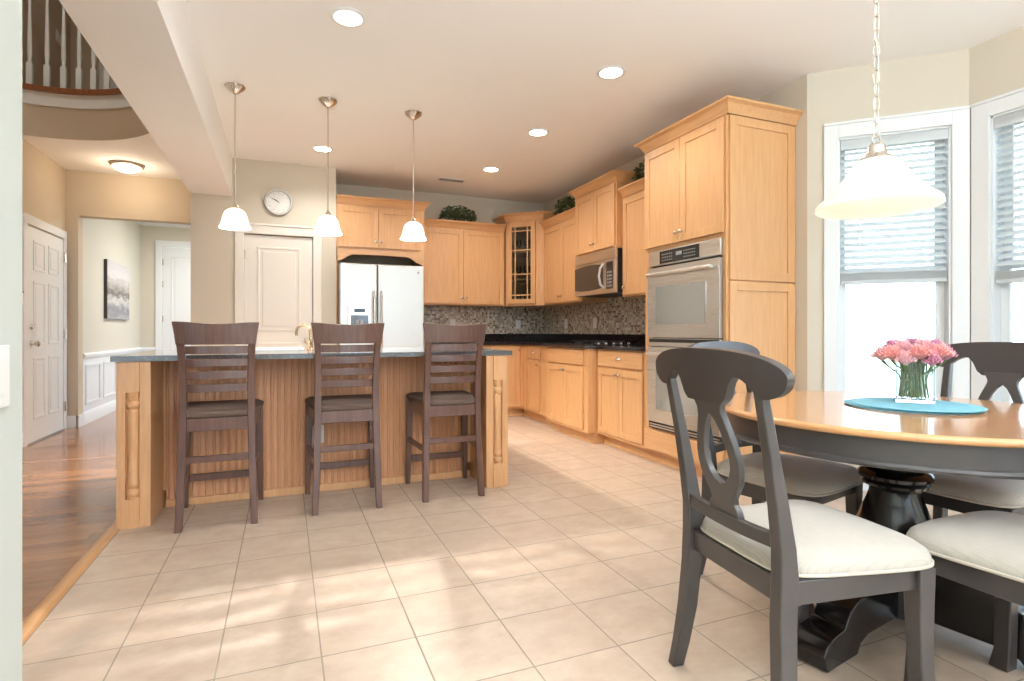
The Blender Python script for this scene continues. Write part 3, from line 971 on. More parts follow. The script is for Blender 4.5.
cabinet('base_cabinet', 'maple base cabinet run on the back wall between refrigerator and corner', 'cabinet', (1.475, 6.30, 0), 0, 1.212, .598, .1, .884,
        doors=[(.01, .40, .125, .715, 'r'), (.40, .80, .125, .715, 'l'), (.81, 1.2, .125, .87, 'l')], drawers=[(.01, .80, .73, .87)], toe=True)

# --- worktop and splash on both walls
b = MB()
outl = [(1.475, 6.898), (3.298, 6.898), (3.298, 3.746), (2.655, 3.746), (2.655, 4.465), (2.555, 4.49), (2.555, 5.36), (2.655, 5.385), (2.655, 6.265), (1.475, 6.265)]
b.prism(outl, lambda x, y, d: (x, y, d), .884, .914)
wt = b.build('granite_worktop', 'granite_black', bevel=.004)
tag(wt, 'black granite L-shaped worktop running under the mosaic backsplash', 'worktop')
b = MB(); b.box(1.476, 3.278, 6.878, 6.898, .914, 1.016); b.box(3.278, 3.298, 3.746, 6.898, .914, 1.016)
b.build('upstand', 'granite_black', wt, weld=False)
# mosaic
b = MB(); b.box(1.475, 3.292, 6.888, 6.8995, 1.016, 1.40)
b.build('wall_back_mosaic', 'mosaic_b', kind='structure', smooth=False)
b = MB(); b.box(0, 3.142, -.008, -.0005, 1.016, 1.43)
b.build('wall_right_mosaic', 'mosaic_b', kind='structure', smooth=False, loc=(XR, 6.888, 0), rot=(0, 0, RR))

# --- uppers
cabinet('wall_cabinet', 'single-door maple wall cabinet between microwave and oven tower', 'cabinet', (UX, 4.487, 0), RR, .742, XR - UX, 1.37, 2.31,
        doors=[(.02, .725, 1.385, 2.295, 'l')], cr=(False, False))
cabinet('wall_cabinet', 'tall two-door maple cabinet standing proud above the microwave', 'cabinet', (UX - .07, 5.275, 0), RR, .786, XR - UX + .07, 1.84, 2.47,
        doors=[(.012, .392, 1.855, 2.455, 'r'), (.392, .773, 1.855, 2.455, 'l')], cr=(True, True))
cabinet('wall_cabinet', 'two-door maple wall cabinet between glass corner cabinet and microwave', 'cabinet', (UX, 6.225, 0), RR, .947, XR - UX, 1.37, 2.31,
        doors=[(.04, .49, 1.385, 2.295, 'r'), (.49, .93, 1.385, 2.295, 'l')], cr=(False, False))
cabinet('wall_cabinet', 'wide two-door maple wall cabinet between refrigerator and glass corner cabinet', 'cabinet', (1.478, 6.57, 0), 0, 1.10, WD, 1.37, 2.31,
        doors=[(.02, .555, 1.385, 2.295, 'r'), (.555, 1.085, 1.385, 2.295, 'l')], cr=(False, False))
# light rail pieces under the wall cabinets stay inside their carcass

# --- glazed corner cabinet
GC0 = Vector((2.60, 6.57)); GC1 = Vector((2.905, 6.265))
G = thing('glazed_corner_cabinet', 'diagonal maple corner cabinet with a glass mullioned door', 'cabinet', (0, 0, 0), 0, CAB)
gz0, gz1 = 1.37, 2.44
penta = [(2.60, 6.57), (2.905, 6.265), (2.97, 6.228), (3.298, 6.228), (3.298, 6.898), (2.60, 6.898)]
b = MB()
for z in (gz0, gz1 - .02): b.prism(penta, lambda x, y, d: (x, y, d), z, z + .02)
def shr(p, k=.02):
    return p
b.box(2.60, 2.618, 6.57, 6.898, gz0 + .02, gz1 - .02); b.box(2.97, 3.298, 6.228, 6.246, gz0 + .02, gz1 - .02); b.prism([(2.905, 6.265), (2.97, 6.228), (2.97, 6.246), (2.917, 6.277)], lambda x, y, d: (x, y, d), gz0 + .02, gz1 - .02)
b.build('carcass', 'maple', G, weld=False)
b = MB(); b.box(2.618, 3.28, 6.88, 6.898, gz0 + .02, gz1 - .02); b.box(3.28, 3.298, 6.246, 6.898, gz0 + .02, gz1 - .02)
b.build('back_panel', 'maple_in', G, weld=False)
for z in (1.70, 2.04):
    b = MB(); b.prism([(2.62, 6.60), (2.93, 6.29), (2.99, 6.25), (3.278, 6.25), (3.278, 6.878), (2.62, 6.878)], lambda x, y, d: (x, y, d), z, z + .012)
    b.build('shelf', 'maple_in', G)
GW = (GC1 - GC0).length
DG = thing('door', None, None, (GC0.x, GC0.y, 0), -PI / 4); DG.parent = G
b = MB()
b.box(0, .028, -.002, .016, gz0 + .02, gz1 - .02); b.box(GW - .028, GW, -.002, .016, gz0 + .02, gz1 - .02)
b.build('face_frame', 'maple', DG)
b = MB(); st = .058
a0, a1 = .03, GW - .03; c0, c1 = gz0 + .025, gz1 - .025
b.box(a0, a0 + st, -.022, -.003, c0, c1); b.box(a1 - st, a1, -.022, -.003, c0, c1)
b.box(a0 + st, a1 - st, -.022, -.003, c0, c0 + st); b.box(a0 + st, a1 - st, -.022, -.003, c1 - st, c1)
b.build('door_frame', 'maple', DG, bevel=.002, weld=False)
b = MB(); i0, i1 = a0 + st, a1 - st; k0, k1 = c0 + st, c1 - st
for x in (i0 + .045, i1 - .045): b.box(x - .007, x + .007, -.020, -.006, k0, k1)
for z in (k0 + .05, k1 - .05, k0 + (k1 - k0) / 3 + .01, k0 + 2 * (k1 - k0) / 3 + .01): b.box(i0, i1, -.020, -.006, z - .007, z + .007)
b.build('muntins', 'maple', DG, weld=False)
b = MB(); b.box(i0, i1, -.012, -.009, k0, k1); b.build('glass_pane', 'cabglass', DG)
b = MB()
def gp(k):
    # outline offset of the visible front (left return, diagonal, right return)
    q = k * math.tan(math.radians(22.5))
    return [(2.60 - k, 6.898), (2.60 - k, 6.57 - q), (2.955 - q, 6.215 - k), (3.298, 6.215 - k)]
crown_path(b, gp, crown_prof(gz1, .085, .065))
b.prism([(2.601, 6.571), (2.955, 6.217), (3.297, 6.217), (3.297, 6.897), (2.601, 6.897)], lambda x, y, d: (x, y, d), gz1, gz1 + .06)
b.build('crown_moulding', 'maple_h', G, sharp=25)
# glassware inside
def goblet(kind):
    b = MB()
    if kind == 0: prof = [(.03, 0), (.031, .003), (.004, .008), (.004, .07), (.02, .085), (.034, .115), (.036, .14), (.028, .175), (.027, .175), (.034, .14), (.032, .117), (.018, .089), (.001, .078)]
    else: prof = [(.028, 0), (.03, .003), (.033, .10), (.036, .14), (.034, .14), (.031, .10), (.027, .01), (.001, .008)]
    b.lathe(prof, n=16)
    return b.build('wine_glass' if kind == 0 else 'tumbler', 'cabglass')
gl = pane_mat('drinking_glass', (0.85, 0.88, 0.88), 1.6)
M['cabglass2'] = gl
g0 = goblet(0); g0.data.materials[0] = gl
g1 = goblet(1); g1.data.materials[0] = gl
spots = [(2.84, 6.47), (2.94, 6.54), (2.80, 6.62), (2.94, 6.40), (3.04, 6.44)]
for lev, (z, src, lab, gr) in enumerate(((1.391, g1, 'clear tumbler on the bottom shelf of the glass corner cabinet', 'tumblers in the corner cabinet'),
                                (1.713, g0, 'clear stemmed wine glass on the middle shelf of the corner cabinet', 'wine glasses on the middle shelf'),
                                (2.053, g0, 'clear stemmed wine glass on the top shelf of the corner cabinet', 'wine glasses on the top shelf'))):
    for i, (x, y) in enumerate(spots if lev else spots):
        if lev == 0 or i + lev != 1: o = src.copy(); COL.objects.link(o)
        else: o = src
        tag(o, lab, 'glass', gr); o.location = (x, y, z)
bpy.data.objects.remove(g1) if g1.location.length < .01 else None

# --- refrigerator surround and refrigerator
FR = cabinet('refrigerator_cabinet', 'deep two-door maple cabinet with arched valance over the refrigerator', 'cabinet', (.512, 6.27, 0), 0, .963, .628, 1.955, 2.43,
             doors=[(.015, .445, 1.965, 2.41, 'r'), (.445, .92, 1.965, 2.41, 'l')], cr=(False, True))
b = MB(); n = 24; x0, x1 = .001, .938
pts = [(x0, 1.955), (x1, 1.955), (x1, 1.80)]
for i in range(n + 1):
    t = i / n; x = x1 - .03 - (x1 - .06 - x0) * t
    e = min(t, 1 - t) / .16
    z = 1.815 + .065 * (1 if e >= 1 else (.5 - .5 * math.cos(PI * e))) + .01 * math.sin(PI * t)
    pts.append((x, z))
pts.append((x0, 1.80))
b.prism(pts, lambda x, z, d: (x, d, z), 0, .02)
b.build('arched_valance', 'maple_h', FR, bevel=.002)
b = MB(); b.box(.938, .963, 0, .628, 0, 1.955); b.box(0, .012, 0.0, .628, 0, 1.955); b.build('side_panel', 'maple', FR, weld=False)
R_ = thing('refrigerator', 'stainless side-by-side refrigerator with ice and water dispenser', 'refrigerator', (.532, 6.13, 0))
fw = .912
b = MB(); b.box(0, fw, .06, .72, .02, 1.765); b.build('refrigerator_body', 'grey', R_, bevel=.004)
b = MB(); b.box(.02, fw - .02, .05, .1, 0, .09); b.build('kick_grille', 'black', R_)
sx = .395
def fr_door(x0, x1):
    b = MB(); b.box(x0, x1, 0, .056, .10, 1.775)
    return b.build('refrigerator_door', 'fridge', R_, bevel=.012, seg=4)
d1 = fr_door(.002, sx - .003); d2 = fr_door(sx + .003, fw - .002)
for dd, hx in ((d1, sx - .04), (d2, sx + .04)):
    b = MB(); b.tube([(hx, -.005, .58), (hx, -.045, .62), (hx, -.052, .75), (hx, -.052, 1.32), (hx, -.045, 1.44), (hx, -.005, 1.48)], .011, 10)
    b.build('door_handle', 'nickel', dd)
b = MB(); b.box(.085, .33, -.006, .002, 1.00, 1.32); dp = b.build('dispenser_panel', 'steel', R_, bevel=.004)
b = MB(); b.box(.115, .30, -.009, -.003, 1.05, 1.22); b.build('dispenser_recess', 'darkglass', dp, bevel=.01)
b = MB(); b.box(.15, .265, -.009, -.005, 1.25, 1.29); b.build('display', 'screen', dp, bevel=.002)
b = MB(); b.box(.17, .20, -.012, -.008, 1.08, 1.17); b.box(.215, .245, -.012, -.008, 1.08, 1.17); b.build('dispenser_lever', 'grey', dp, weld=False)
b = MB(); b.tube([(fw - .07, -.003, 1.70), (fw - .07, .001, 1.70)], .014, 20); b.build('badge', 'grey', d2)

# --- microwave over the cooktop
MW = thing('microwave_oven', 'stainless over-range microwave with curved silver handle', 'microwave', (UX - .085, 5.272, 0), RR)
mw, mz0, mz1 = .778, 1.415, 1.838
b = MB(); b.box(0, mw, .03, XR - UX + .08, mz0, mz1); b.build('microwave_body', 'black', MW, bevel=.003)
b = MB(); b.box(0, mw, 0, .03, mz1 - .095, mz1); b.build('top_vent', 'steel_h', MW, bevel=.003)
b = MB(); b.box(0, mw, 0, .03, mz0, mz1 - .099)
db = b.build('front_door', 'steel_h', MW, bevel=.004)
b = MB(); pts = []
wa, wb = .0, .57
for i in range(13):
    t = i / 12; pts.append((wa + (wb - wa) * t, mz1 - .15 + .035 * math.sin(PI * (.15 + .75 * t))))
pts += [(wb, mz0 + .055)]
for i in range(13):
    t = 1 - i / 12; pts.append((wa + (wb - wa) * t, mz0 + .065 - .02 * math.sin(PI * (.1 + .8 * t))))
b.prism(pts, lambda x, z, d: (x, d, z), -.003, .001); b.build('door_window', 'darkglass', db)
b = MB(); b.tube([(.585, -.004, mz0 + .05), (.572, -.035, mz0 + .09), (.562, -.046, mz0 + .17), (.572, -.035, mz0 + .25), (.585, -.004, mz0 + .29)], .012, 10)
b.build('door_handle', 'steel', db)
b = MB(); b.box(.625, .745, -.003, .001, mz0 + .04, mz1 - .12); cp_ = b.build('control_panel', 'darkglass', MW)
b = MB(); b.box(.645, .725, -.005, -.002, mz1 - .165, mz1 - .135); b.build('display', 'screen', cp_)
b = MB()
for i in range(3):
    for j in range(5): b.box(.645 + i * .03, .665 + i * .03, -.005, -.0025, mz0 + .06 + j * .033, mz0 + .078 + j * .033)
b.build('keypad_lettering', 'grey', cp_, weld=False)
# --- cooktop
CT = thing('cooktop', 'black gas cooktop set into the granite beneath the microwave', 'cooktop', (2.93, 4.92, .9145))
b = MB(); b.box(-.26, .25, -.38, .38, 0, .008); b.build('cooktop_glass', 'darkglass', CT, bevel=.003)
for (x, y) in ((-.12, -.2), (.12, -.2), (-.12, .12), (.12, .12)):
    b = MB(); b.lathe([(.045, .008), (.045, .014), (.03, .018), (.03, .024), (.001, .024)], (x, y, 0), 20); b.build('burner', 'black', CT)
    b = MB()
    for k in range(4):
        t = k * PI / 2
        b.tube([(x + .02 * math.cos(t), y + .02 * math.sin(t), .034), (x + .10 * math.cos(t), y + .10 * math.sin(t), .034), (x + .10 * math.cos(t), y + .10 * math.sin(t), .008)], .004, 6)
    b.tube([(x + .07 * math.cos(t), y + .07 * math.sin(t), .034) for t in [2 * PI * i / 20 for i in range(20)]], .004, 6, closed=True)
    b.build('grate', 'black', CT, weld=False)
for i in range(5):
    b = MB(); b.lathe([(.013, .008), (.012, .022), (.009, .025), (.001, .025)], (-.17 + .085 * i, -.335, 0), 16); b.build('control_knob', 'steel', CT)

# --- outlets on the backsplash and island
def outlet(loc, rz, label, switch=False, group=None, cat='wall outlet'):
    o = thing('switch_plate' if switch else 'wall_outlet', label, cat, loc, rz, group)
    b = MB(); b.box(-.036, .036, -.006, 0, -.058, .058); b.build('plate', 'white', o, bevel=.002)
    b = MB()
    if switch: b.box(-.016, .016, -.010, -.005, -.032, .032)
    else: b.box(-.016, .016, -.008, -.005, .008, .034); b.box(-.016, .016, -.008, -.005, -.034, -.008)
    b.build('rocker' if switch else 'socket', 'white', o, weld=False)
    return o
outlet((1.99, 6.8875, 1.145), 0, 'white outlet on the back-wall mosaic behind the bar stool nearest the corner')
outlet((2.90, 6.8875, 1.14), 0, 'white outlet on the back-wall mosaic under the glass corner cabinet')
outlet((3.2915, 6.25, 1.145), RR, 'white switch on the right-wall mosaic, under the two-door cabinet', True, cat='switch')
outlet((3.2915, 5.54, 1.145), RR, 'white outlet on the right-wall mosaic, just left of the microwave')

# ------------------------------------------------------------------ island
IX0, IX1, IY0, IYR, IY1 = -.822, 1.396, 3.492, 3.835, 4.56
I = thing('kitchen_island', 'maple kitchen island with beadboard front and turned half-column corners', 'island', (0, 0, 0))
b = MB(); b.box(-.67, 1.245, IYR + .004, IY1 - .06, .1, .71); b.box(-.67, 1.245, IYR + .004, IYR + .03, .71, .883); b.box(-.67, 1.245, IY1 - .09, IY1 - .06, .71, .883); b.box(-.60, 1.18, IYR + .05, IY1 - .12, 0, .1)
b.build('carcass', 'maple', I, weld=False)
# beadboard
b = MB(); pitch = .0405; x = -.655; n = int((1.235 + .655) / pitch)
pts = []
for i in range(n):
    xa = x + i * pitch
    pts += [(xa, IYR - .002), (xa + .003, IYR + .0026), (xa + .006, IYR - .002), (xa + .0095, IYR - .0035), (xa + .013, IYR - .002), (xa + .016, IYR + .0026), (xa + .019, IYR - .003)]
pts.append((x + n * pitch, IYR - .002))
pts += [(x + n * pitch, IYR + .01), (x, IYR + .01)]
b.prism(pts, lambda x, y, d: (x, y, d), .045, .883)
b.build('beadboard_panel', 'bead', I, sharp=60, label='reddish beadboard panel under the overhang')
b = MB(); b.box(-.655, 1.235, IYR - .014, IYR + .01, 0, .045); b.build('baseboard', 'islandwood', I, bevel=.003)
def post(xa, xb, inner):
    b = MB()
    wb = xb - xa; cw = .064; cx = xa + wb * .47 if inner > 0 else xb - wb * .47
    b.box(xa, cx - cw / 2, IY0, IY1 - .01, 0, .883); b.box(cx + cw / 2, xb, IY0, IY1 - .01, 0, .883)
    b.box(cx - cw / 2, cx + cw / 2, IY0 + .014, IY1 - .01, 0, .883)
    p = b.build('pilaster', 'islandwood', I, bevel=.002, weld=False)
    b = MB(); r = cw / 2; c = (cx, IY0 + .026, 0)
    b.box(cx - r, cx + r, IY0 - .006, IY0 + .013, 0.0, .155); b.box(cx - r, cx + r, IY0 - .006, IY0 + .013, .72, .883)
    prof = [(.029, .155), (.022, .162), (.022, .168), (.030, .176), (.032, .187), (.030, .198), (.022, .205), (.022, .211), (.028, .219), (.029, .235), (.025, .27), (.026, .45), (.027, .60),
            (.027, .618), (.022, .624), (.022, .631), (.030, .640), (.032, .652), (.030, .664), (.022, .672), (.022, .680), (.029, .692), (.030, .72)]
    b.lathe(prof, (cx, IY0 + .013, 0), 24)
    b.build('turned_column', 'islandwood', I, bevel=.0)
post(IX0, IX0 + .155, 1)
post(IX1 - .155, IX1, -1)
for xa in (IX0, IX1 - .015):
    b = MB(); b.box(xa - .0 if xa < 0 else xa, xa + .015, IY0 + .002, IY1 - .02, 0, .883)
b.build('end_panel', 'islandwood', I)
b = MB(); sxa, sxb, sya, syb = -.36, .10, 4.02, 4.40
for (q0, q1, r0, r1) in ((IX0 - .022, sxa, 3.475, 4.60), (sxb, IX1 + .025, 3.475, 4.60), (sxa, sxb, 3.475, sya), (sxa, sxb, syb, 4.60)):
    b.box(q0, q1, r0, r1, .884, .914)
ic = b.build('island_countertop', 'granite_grey', bevel=.0, weld=True)
tag(ic, 'polished grey granite countertop on the kitchen island', 'countertop')
b = MB()
for (q0, q1, r0, r1) in ((sxa - .018, sxa + .008, sya - .018, syb + .018), (sxb - .008, sxb + .018, sya - .018, syb + .018), (sxa, sxb, sya - .018, sya + .008), (sxa, sxb, syb - .008, syb + .018)):
    b.box(q0, q1, r0, r1, .9145, .926)
for (q0, q1, r0, r1) in ((sxa + .003, sxa + .010, sya + .003, syb - .003), (sxb - .010, sxb - .003, sya + .003, syb - .003), (sxa + .003, sxb - .003, sya + .003, sya + .010), (sxa + .003, sxb - .003, syb - .010, syb - .003)):
    b.box(q0, q1, r0, r1, .72, .92)
b.box(sxa + .003, sxb - .003, sya + .003, syb - .003, .72, .727)
o = b.build('bar_sink', 'white', weld=False); tag(o, 'white drop-in sink in the island countertop', 'sink')
FA = thing('kitchen_faucet', 'bronze-toned gooseneck faucet standing on the island', 'faucet', (.165, 4.20, .9145))
b = MB(); b.lathe([(.026, 0), (.026, .006), (.016, .014), (.013, .05), (.016, .055), (.012, .06)], n=16); b.build('base', 'bronze', FA)
b = MB(); b.tube([(0, 0, .05), (0, 0, .13)] + [(-.045 + .045 * math.cos(t), 0, .13 + .045 * math.sin(t)) for t in [PI * i / 10 for i in range(1, 11)]] + [(-.09, 0, .10)], .009, 10); b.build('spout', 'bronze', FA)
b = MB(); b.tube([(0, -.01, .045), (.0, -.045, .06), (.0, -.08, .085)], [.008, .006, .005], 8); b.build('handle', 'bronze', FA)
outlet((.20, IYR - .0068, .375), 0, 'white outlet on the island beadboard beside the middle bar stool')

# ------------------------------------------------------------------ bar stools
def make_stool():
    t = thing('bar_stool', '', 'bar stool')
    rw, fwid = .178, .200    # half spacing rear, front
    for s in (-1, 1):
        # rear leg and back stile, sabre shaped, one piece
        st = []
        for z, y, x, hx, hy in ((0, -.235, .180, .017, .019), (.15, -.222, .174, .0185, .020), (.35, -.205, .168, .019, .021), (.60, -.195, .163, .019, .022), (.75, -.205, .162, .0185, .019), (.92, -.235, .165, .0175, .016), (1.0, -.256, .169, .019, .014)):
            st.append((s * x, y, z, hx, hy))
        MB().beam(st).build('rear_leg', 'espresso', t, bevel=.003)
        MB().beam([(s * .203, .215, 0, .014, .014), (s * .198, .205, .30, .019, .019), (s * .195, .200, .575, .022, .022)]).build('front_leg', 'espresso', t, bevel=.003)
    # crest: flared top, curved
    def bow(x, z): return -.258 - .085 * (z - 1.0) - .025 * (1 - (x / .23) ** 2)
    b = MB(); n = 17; vs = []
    for j, (z, hw) in enumerate(((.975, .186), (.99, .188), (1.03, .193), (1.088, .203))):
        for i in range(n):
            x = -hw + 2 * hw * i / (n - 1)
            dz = .006 * math.cos(PI * x / hw) * (1 if j == 3 else 0) * -1
            vs.append((x, bow(x, z), z + dz))
    b.poly(vs, [(j * n + i, j * n + i + 1, (j + 1) * n + i + 1, (j + 1) * n + i) for j in range(3) for i in range(n - 1)])
    b.build('crest_rail', 'espresso', t, solid=.022, bevel=.003)
    for k, (za, zb) in enumerate(((.924, .966), (.856, .898), (.789, .831), (.720, .762))):
        b = MB(); vs = []; n = 13
        zc = (za + zb) / 2; y0 = -.235 - .12 * (zc - .92) if zc > .75 else -.212
        y0 = -.205 - (zc - .75) * .176
        for z in (za, zb):
            for i in range(n):
                x = -.160 + .32 * i / (n - 1)
                vs.append((x, y0 - .022 * (1 - (x / .160) ** 2), z))
        b.poly(vs, [(i, i + 1, n + i + 1, n + i) for i in range(n - 1)])
        b.build('back_slat', 'espresso', t, solid=.013, bevel=.002)
    # seat apron
    b = MB(); z0, z1 = .512, .582
    b.box(-.155, .155, -.212, -.188, z0, z1); b.build('rear_apron', 'espresso', t, bevel=.002)
    b = MB(); b.box(-.175, .175, .190, .213, z0, z1); b.build('front_apron', 'espresso', t, bevel=.002)
    for s in (-1, 1):
        MB().hexa([(s * .156, -.185, z0), (s * .174, -.185, z0), (s * .205, .19, z0), (s * .187, .19, z0)], [(s * .156, -.185, z1), (s * .174, -.185, z1), (s * .205, .19, z1), (s * .187, .19, z1)]).build('side_apron', 'espresso', t, bevel=.002)
        MB().hexa([(s * .158, -.205, .29), (s * .176, -.205, .29), (s * .207, .20, .29), (s * .189, .20, .29)], [(s * .158, -.205, .322), (s * .176, -.205, .322), (s * .207, .20, .322), (s * .189, .20, .322)]).build('side_stretcher', 'espresso', t, bevel=.002)
    b = MB(); b.box(-.155, .155, -.213, -.194, .345, .380); b.build('rear_stretcher', 'espresso', t, bevel=.002)
    b = MB(); b.box(-.18, .18, .192, .214, .155, .195); b.build('foot_rest', 'espresso', t, bevel=.002)
    # upholstered seat
    b = MB(); nx, ny = 12, 12; vs = []
    def out(u, v, k): # u,v in -1..1 -> superellipse corners
        w = (.182 + (.232 - .182) * (v + 1) / 2)
        uu = u * (1 - .10 * max(0, abs(v) - .8) / .2 * abs(u)); vv = v * (1 - .08 * max(0, abs(u) - .8) / .2 * abs(v))
        return uu * w * k, .005 + vv * .228 * k
    for layer, (z, k) in enumerate(((.594, .96), (.612, 1.0), (.632, .985))):
        pass
    top = [[None] * (nx + 1) for _ in range(ny + 1)]
    for j in range(ny + 1):
        for i in range(nx + 1):
            u = -1 + 2 * i / nx; v = -1 + 2 * j / ny
            x, y = out(u, v, 1.0)
            e = max(abs(u), abs(v))
            z = .623 + .014 * (1 - e ** 2.2) - (.010 if e > .99 else 0)
            vs.append((x, y, z))
    for j in range(ny + 1):
        for i in range(nx + 1):
            u = -1 + 2 * i / nx; v = -1 + 2 * j / ny
            x, y = out(u, v, .965); vs.append((x, y, .5830))
    m = (nx + 1) * (ny + 1); fs = []
    for j in range(ny):
        for i in range(nx):
            a = j * (nx + 1) + i; fs.append((a, a + 1, a + nx + 2, a + nx + 1)); fs.append((m + a + nx + 1, m + a + nx + 2, m + a + 1, m + a))
    ring = [i for i in range(nx + 1)] + [j * (nx + 1) + nx for j in range(1, ny + 1)] + [ny * (nx + 1) + i for i in range(nx - 1, -1, -1)] + [j * (nx + 1) for j in range(ny - 1, 0, -1)]
    for q in range(len(ring)):
        a, c = ring[q], ring[(q + 1) % len(ring)]; fs.append((a, m + a, m + c, c))
    b.poly(vs, fs); b.build('seat', 'stoolseat', t, bevel=.008, seg=3, sharp=60)
    return t
stool = make_stool()
SG = 'bar stools along the island'
for i, (x, y, rz, lab) in enumerate(((-.338, 3.568, .02, 'dark ladder-back bar stool at the foyer end of the island'),
                                     (.338, 3.585, .0, 'dark ladder-back bar stool in the middle of the three, before the faucet and outlet'),
                                     (.980, 3.585, -.02, 'dark ladder-back bar stool at the refrigerator and oven end of the island'))):
    o = stool if i == 0 else dup(stool)
    o.location = (x, y, 0); o.rotation_euler = (0, 0, rz); o['label'] = lab; o['group'] = SG

# ------------------------------------------------------------------ dining table
DT = thing('dining_table', 'round pedestal dining table with honey wood top and black scrolled base', 'table', (2.075, 1.36, 0), math.radians(-75.3))
def ell(a, c, n=72): return [(a * math.cos(2 * PI * i / n), c * math.sin(2 * PI * i / n)) for i in range(n)]
b = MB()
for (k0, z0), (k1, z1) in (((0, .736), (0, .76)),):
    vs = []; rings = [(.575, .57, .736), (.603, .603, .738), (.612, .608, .744), (.612, .608, .752), (.606, .602, .758), (.60, .596, .76)]
    n = 96
    for a_, c_2, z in rings: vs += [(x * 1.02, y * .985, z) for x, y in ell(a_, c_2, n)]
    fs = [(j * n + i, j * n + (i + 1) % n, (j + 1) * n + (i + 1) % n, (j + 1) * n + i) for j in range(len(rings) - 1) for i in range(n)]
    fs += [tuple(range(n - 1, -1, -1))]
    b.poly(vs, fs)
eb = [(x * 1.02, y * .985) for x, y in ell(.60, .596, n)]
tt = b.build('tabletop', 'edgewood', DT, sharp=50)
b = MB(); b.prism(eb, lambda x, y, d: (x, y, d), .757, .7602)
b.build('planked_surface', 'tabletop', tt, smooth=False)
b = MB(); n = 96; vs = []
for r, z in ((.586, .736), (.586, .672), (.592, .669), (.595, .661), (.591, .653), (.580, .650), (.562, .650), (.562, .736)): vs += [(x * 1.02, y * .985, z) for x, y in ell(r, r, n)]
b.poly(vs, [(j * n + i, j * n + (i + 1) % n, (j + 1) * n + (i + 1) % n, (j + 1) * n + i) for j in range(7) for i in range(n)])
b.build('apron', 'charcoal', DT, sharp=40)
b = MB(); b.lathe([(.10, .736), (.10, .62), (.085, .60), (.080, .57), (.092, .565), (.100, .556), (.096, .546), (.088, .541), (.108, .534), (.120, .521), (.116, .508), (.100, .500), (.108, .492), (.104, .482), (.088, .474), (.080, .466),
               (.082, .45), (.092, .42), (.108, .38), (.124, .335), (.132, .30), (.128, .275), (.118, .262), (.138, .252), (.142, .235), (.138, .22), (.12, .21), (.12, .04), (.10, .03)][::-1], n=48)
b.build('pedestal', 'gloss_black', DT, sharp=30)
b = MB(); b.box(-.10, .10, -.30, .30, .66, .736); b.build('top_support', 'gloss_black', DT)
prof = [(.06, .045), (.30, .045), (.345, .03), (.365, .0), (.535, 0), (.548, .012), (.552, .04), (.548, .062), (.53, .084), (.505, .096), (.47, .101), (.445, .103), (.432, .108), (.425, .122), (.405, .148), (.38, .165), (.345, .175), (.325, .178),
        (.31, .186), (.295, .205), (.27, .225), (.235, .237), (.20, .24), (.18, .243), (.165, .255), (.06, .255)]
prof = [(q * 1.055 if q > .1 else q, z) for q, z in prof]
for k in range(4):
    a = math.radians(190.6 + 75.3 + 90 * k)
    f = lambda r, z, d, a=a: (r * math.cos(a) - d * math.sin(a), r * math.sin(a) + d * math.cos(a), z)
    b = MB(); b.prism(prof, f, -.055, .055); b.build('foot', 'gloss_black', DT, bevel=.006, seg=3)

# placemats, vase, flowers
pm = None
for i, (dx, dy, z, lab) in enumerate(((0, 0, .7605, 'lowest round teal placemat in the stack on the table'), (.004, .010, .7645, 'middle round teal placemat in the stack of three'), (.006, -.008, .7685, 'top round teal placemat in the stack, under the flower vase'))):
    b = MB(); n = 64
    b.lathe([(.001, 0), (.205, 0), (.21, .0015), (.205, .0035), (.19, .0032), (.185, .0036), (.001, .0036)][::1], n=n)
    o = b.build('round_placemat', 'teal'); o.location = (2.165 + dx, 1.36 + dy, z)
    tag(o, lab, 'placemat', 'teal placemats')
VZ = .7730
va = math.radians(-24)
V = thing('glass_vase', 'square clear glass vase filled with water, on the teal placemats', 'vase', (2.235, 1.395, VZ), -.93)
hw = .060; vh = .165; th = .005
b = MB()
b.box(-hw, hw, -hw, hw, 0, .012)
for (x0, x1, y0, y1) in ((-hw, hw, -hw, -hw + th), (-hw, hw, hw - th, hw), (-hw, -hw + th, -hw + th, hw - th), (hw - th, hw, -hw + th, hw - th)):
    b.box(x0, x1, y0, y1, .012, vh)
b.build('vase_body', pane_mat('vase_clear_glass', (.975, .99, .985), 1.6), V, bevel=.001, weld=False)
b = MB(); b.box(-hw + th + .001, hw - th - .001, -hw + th + .001, hw - th - .001, .013, .12)
b.build('water', pane_mat('vase_water', (.965, .985, .975), .8), V)
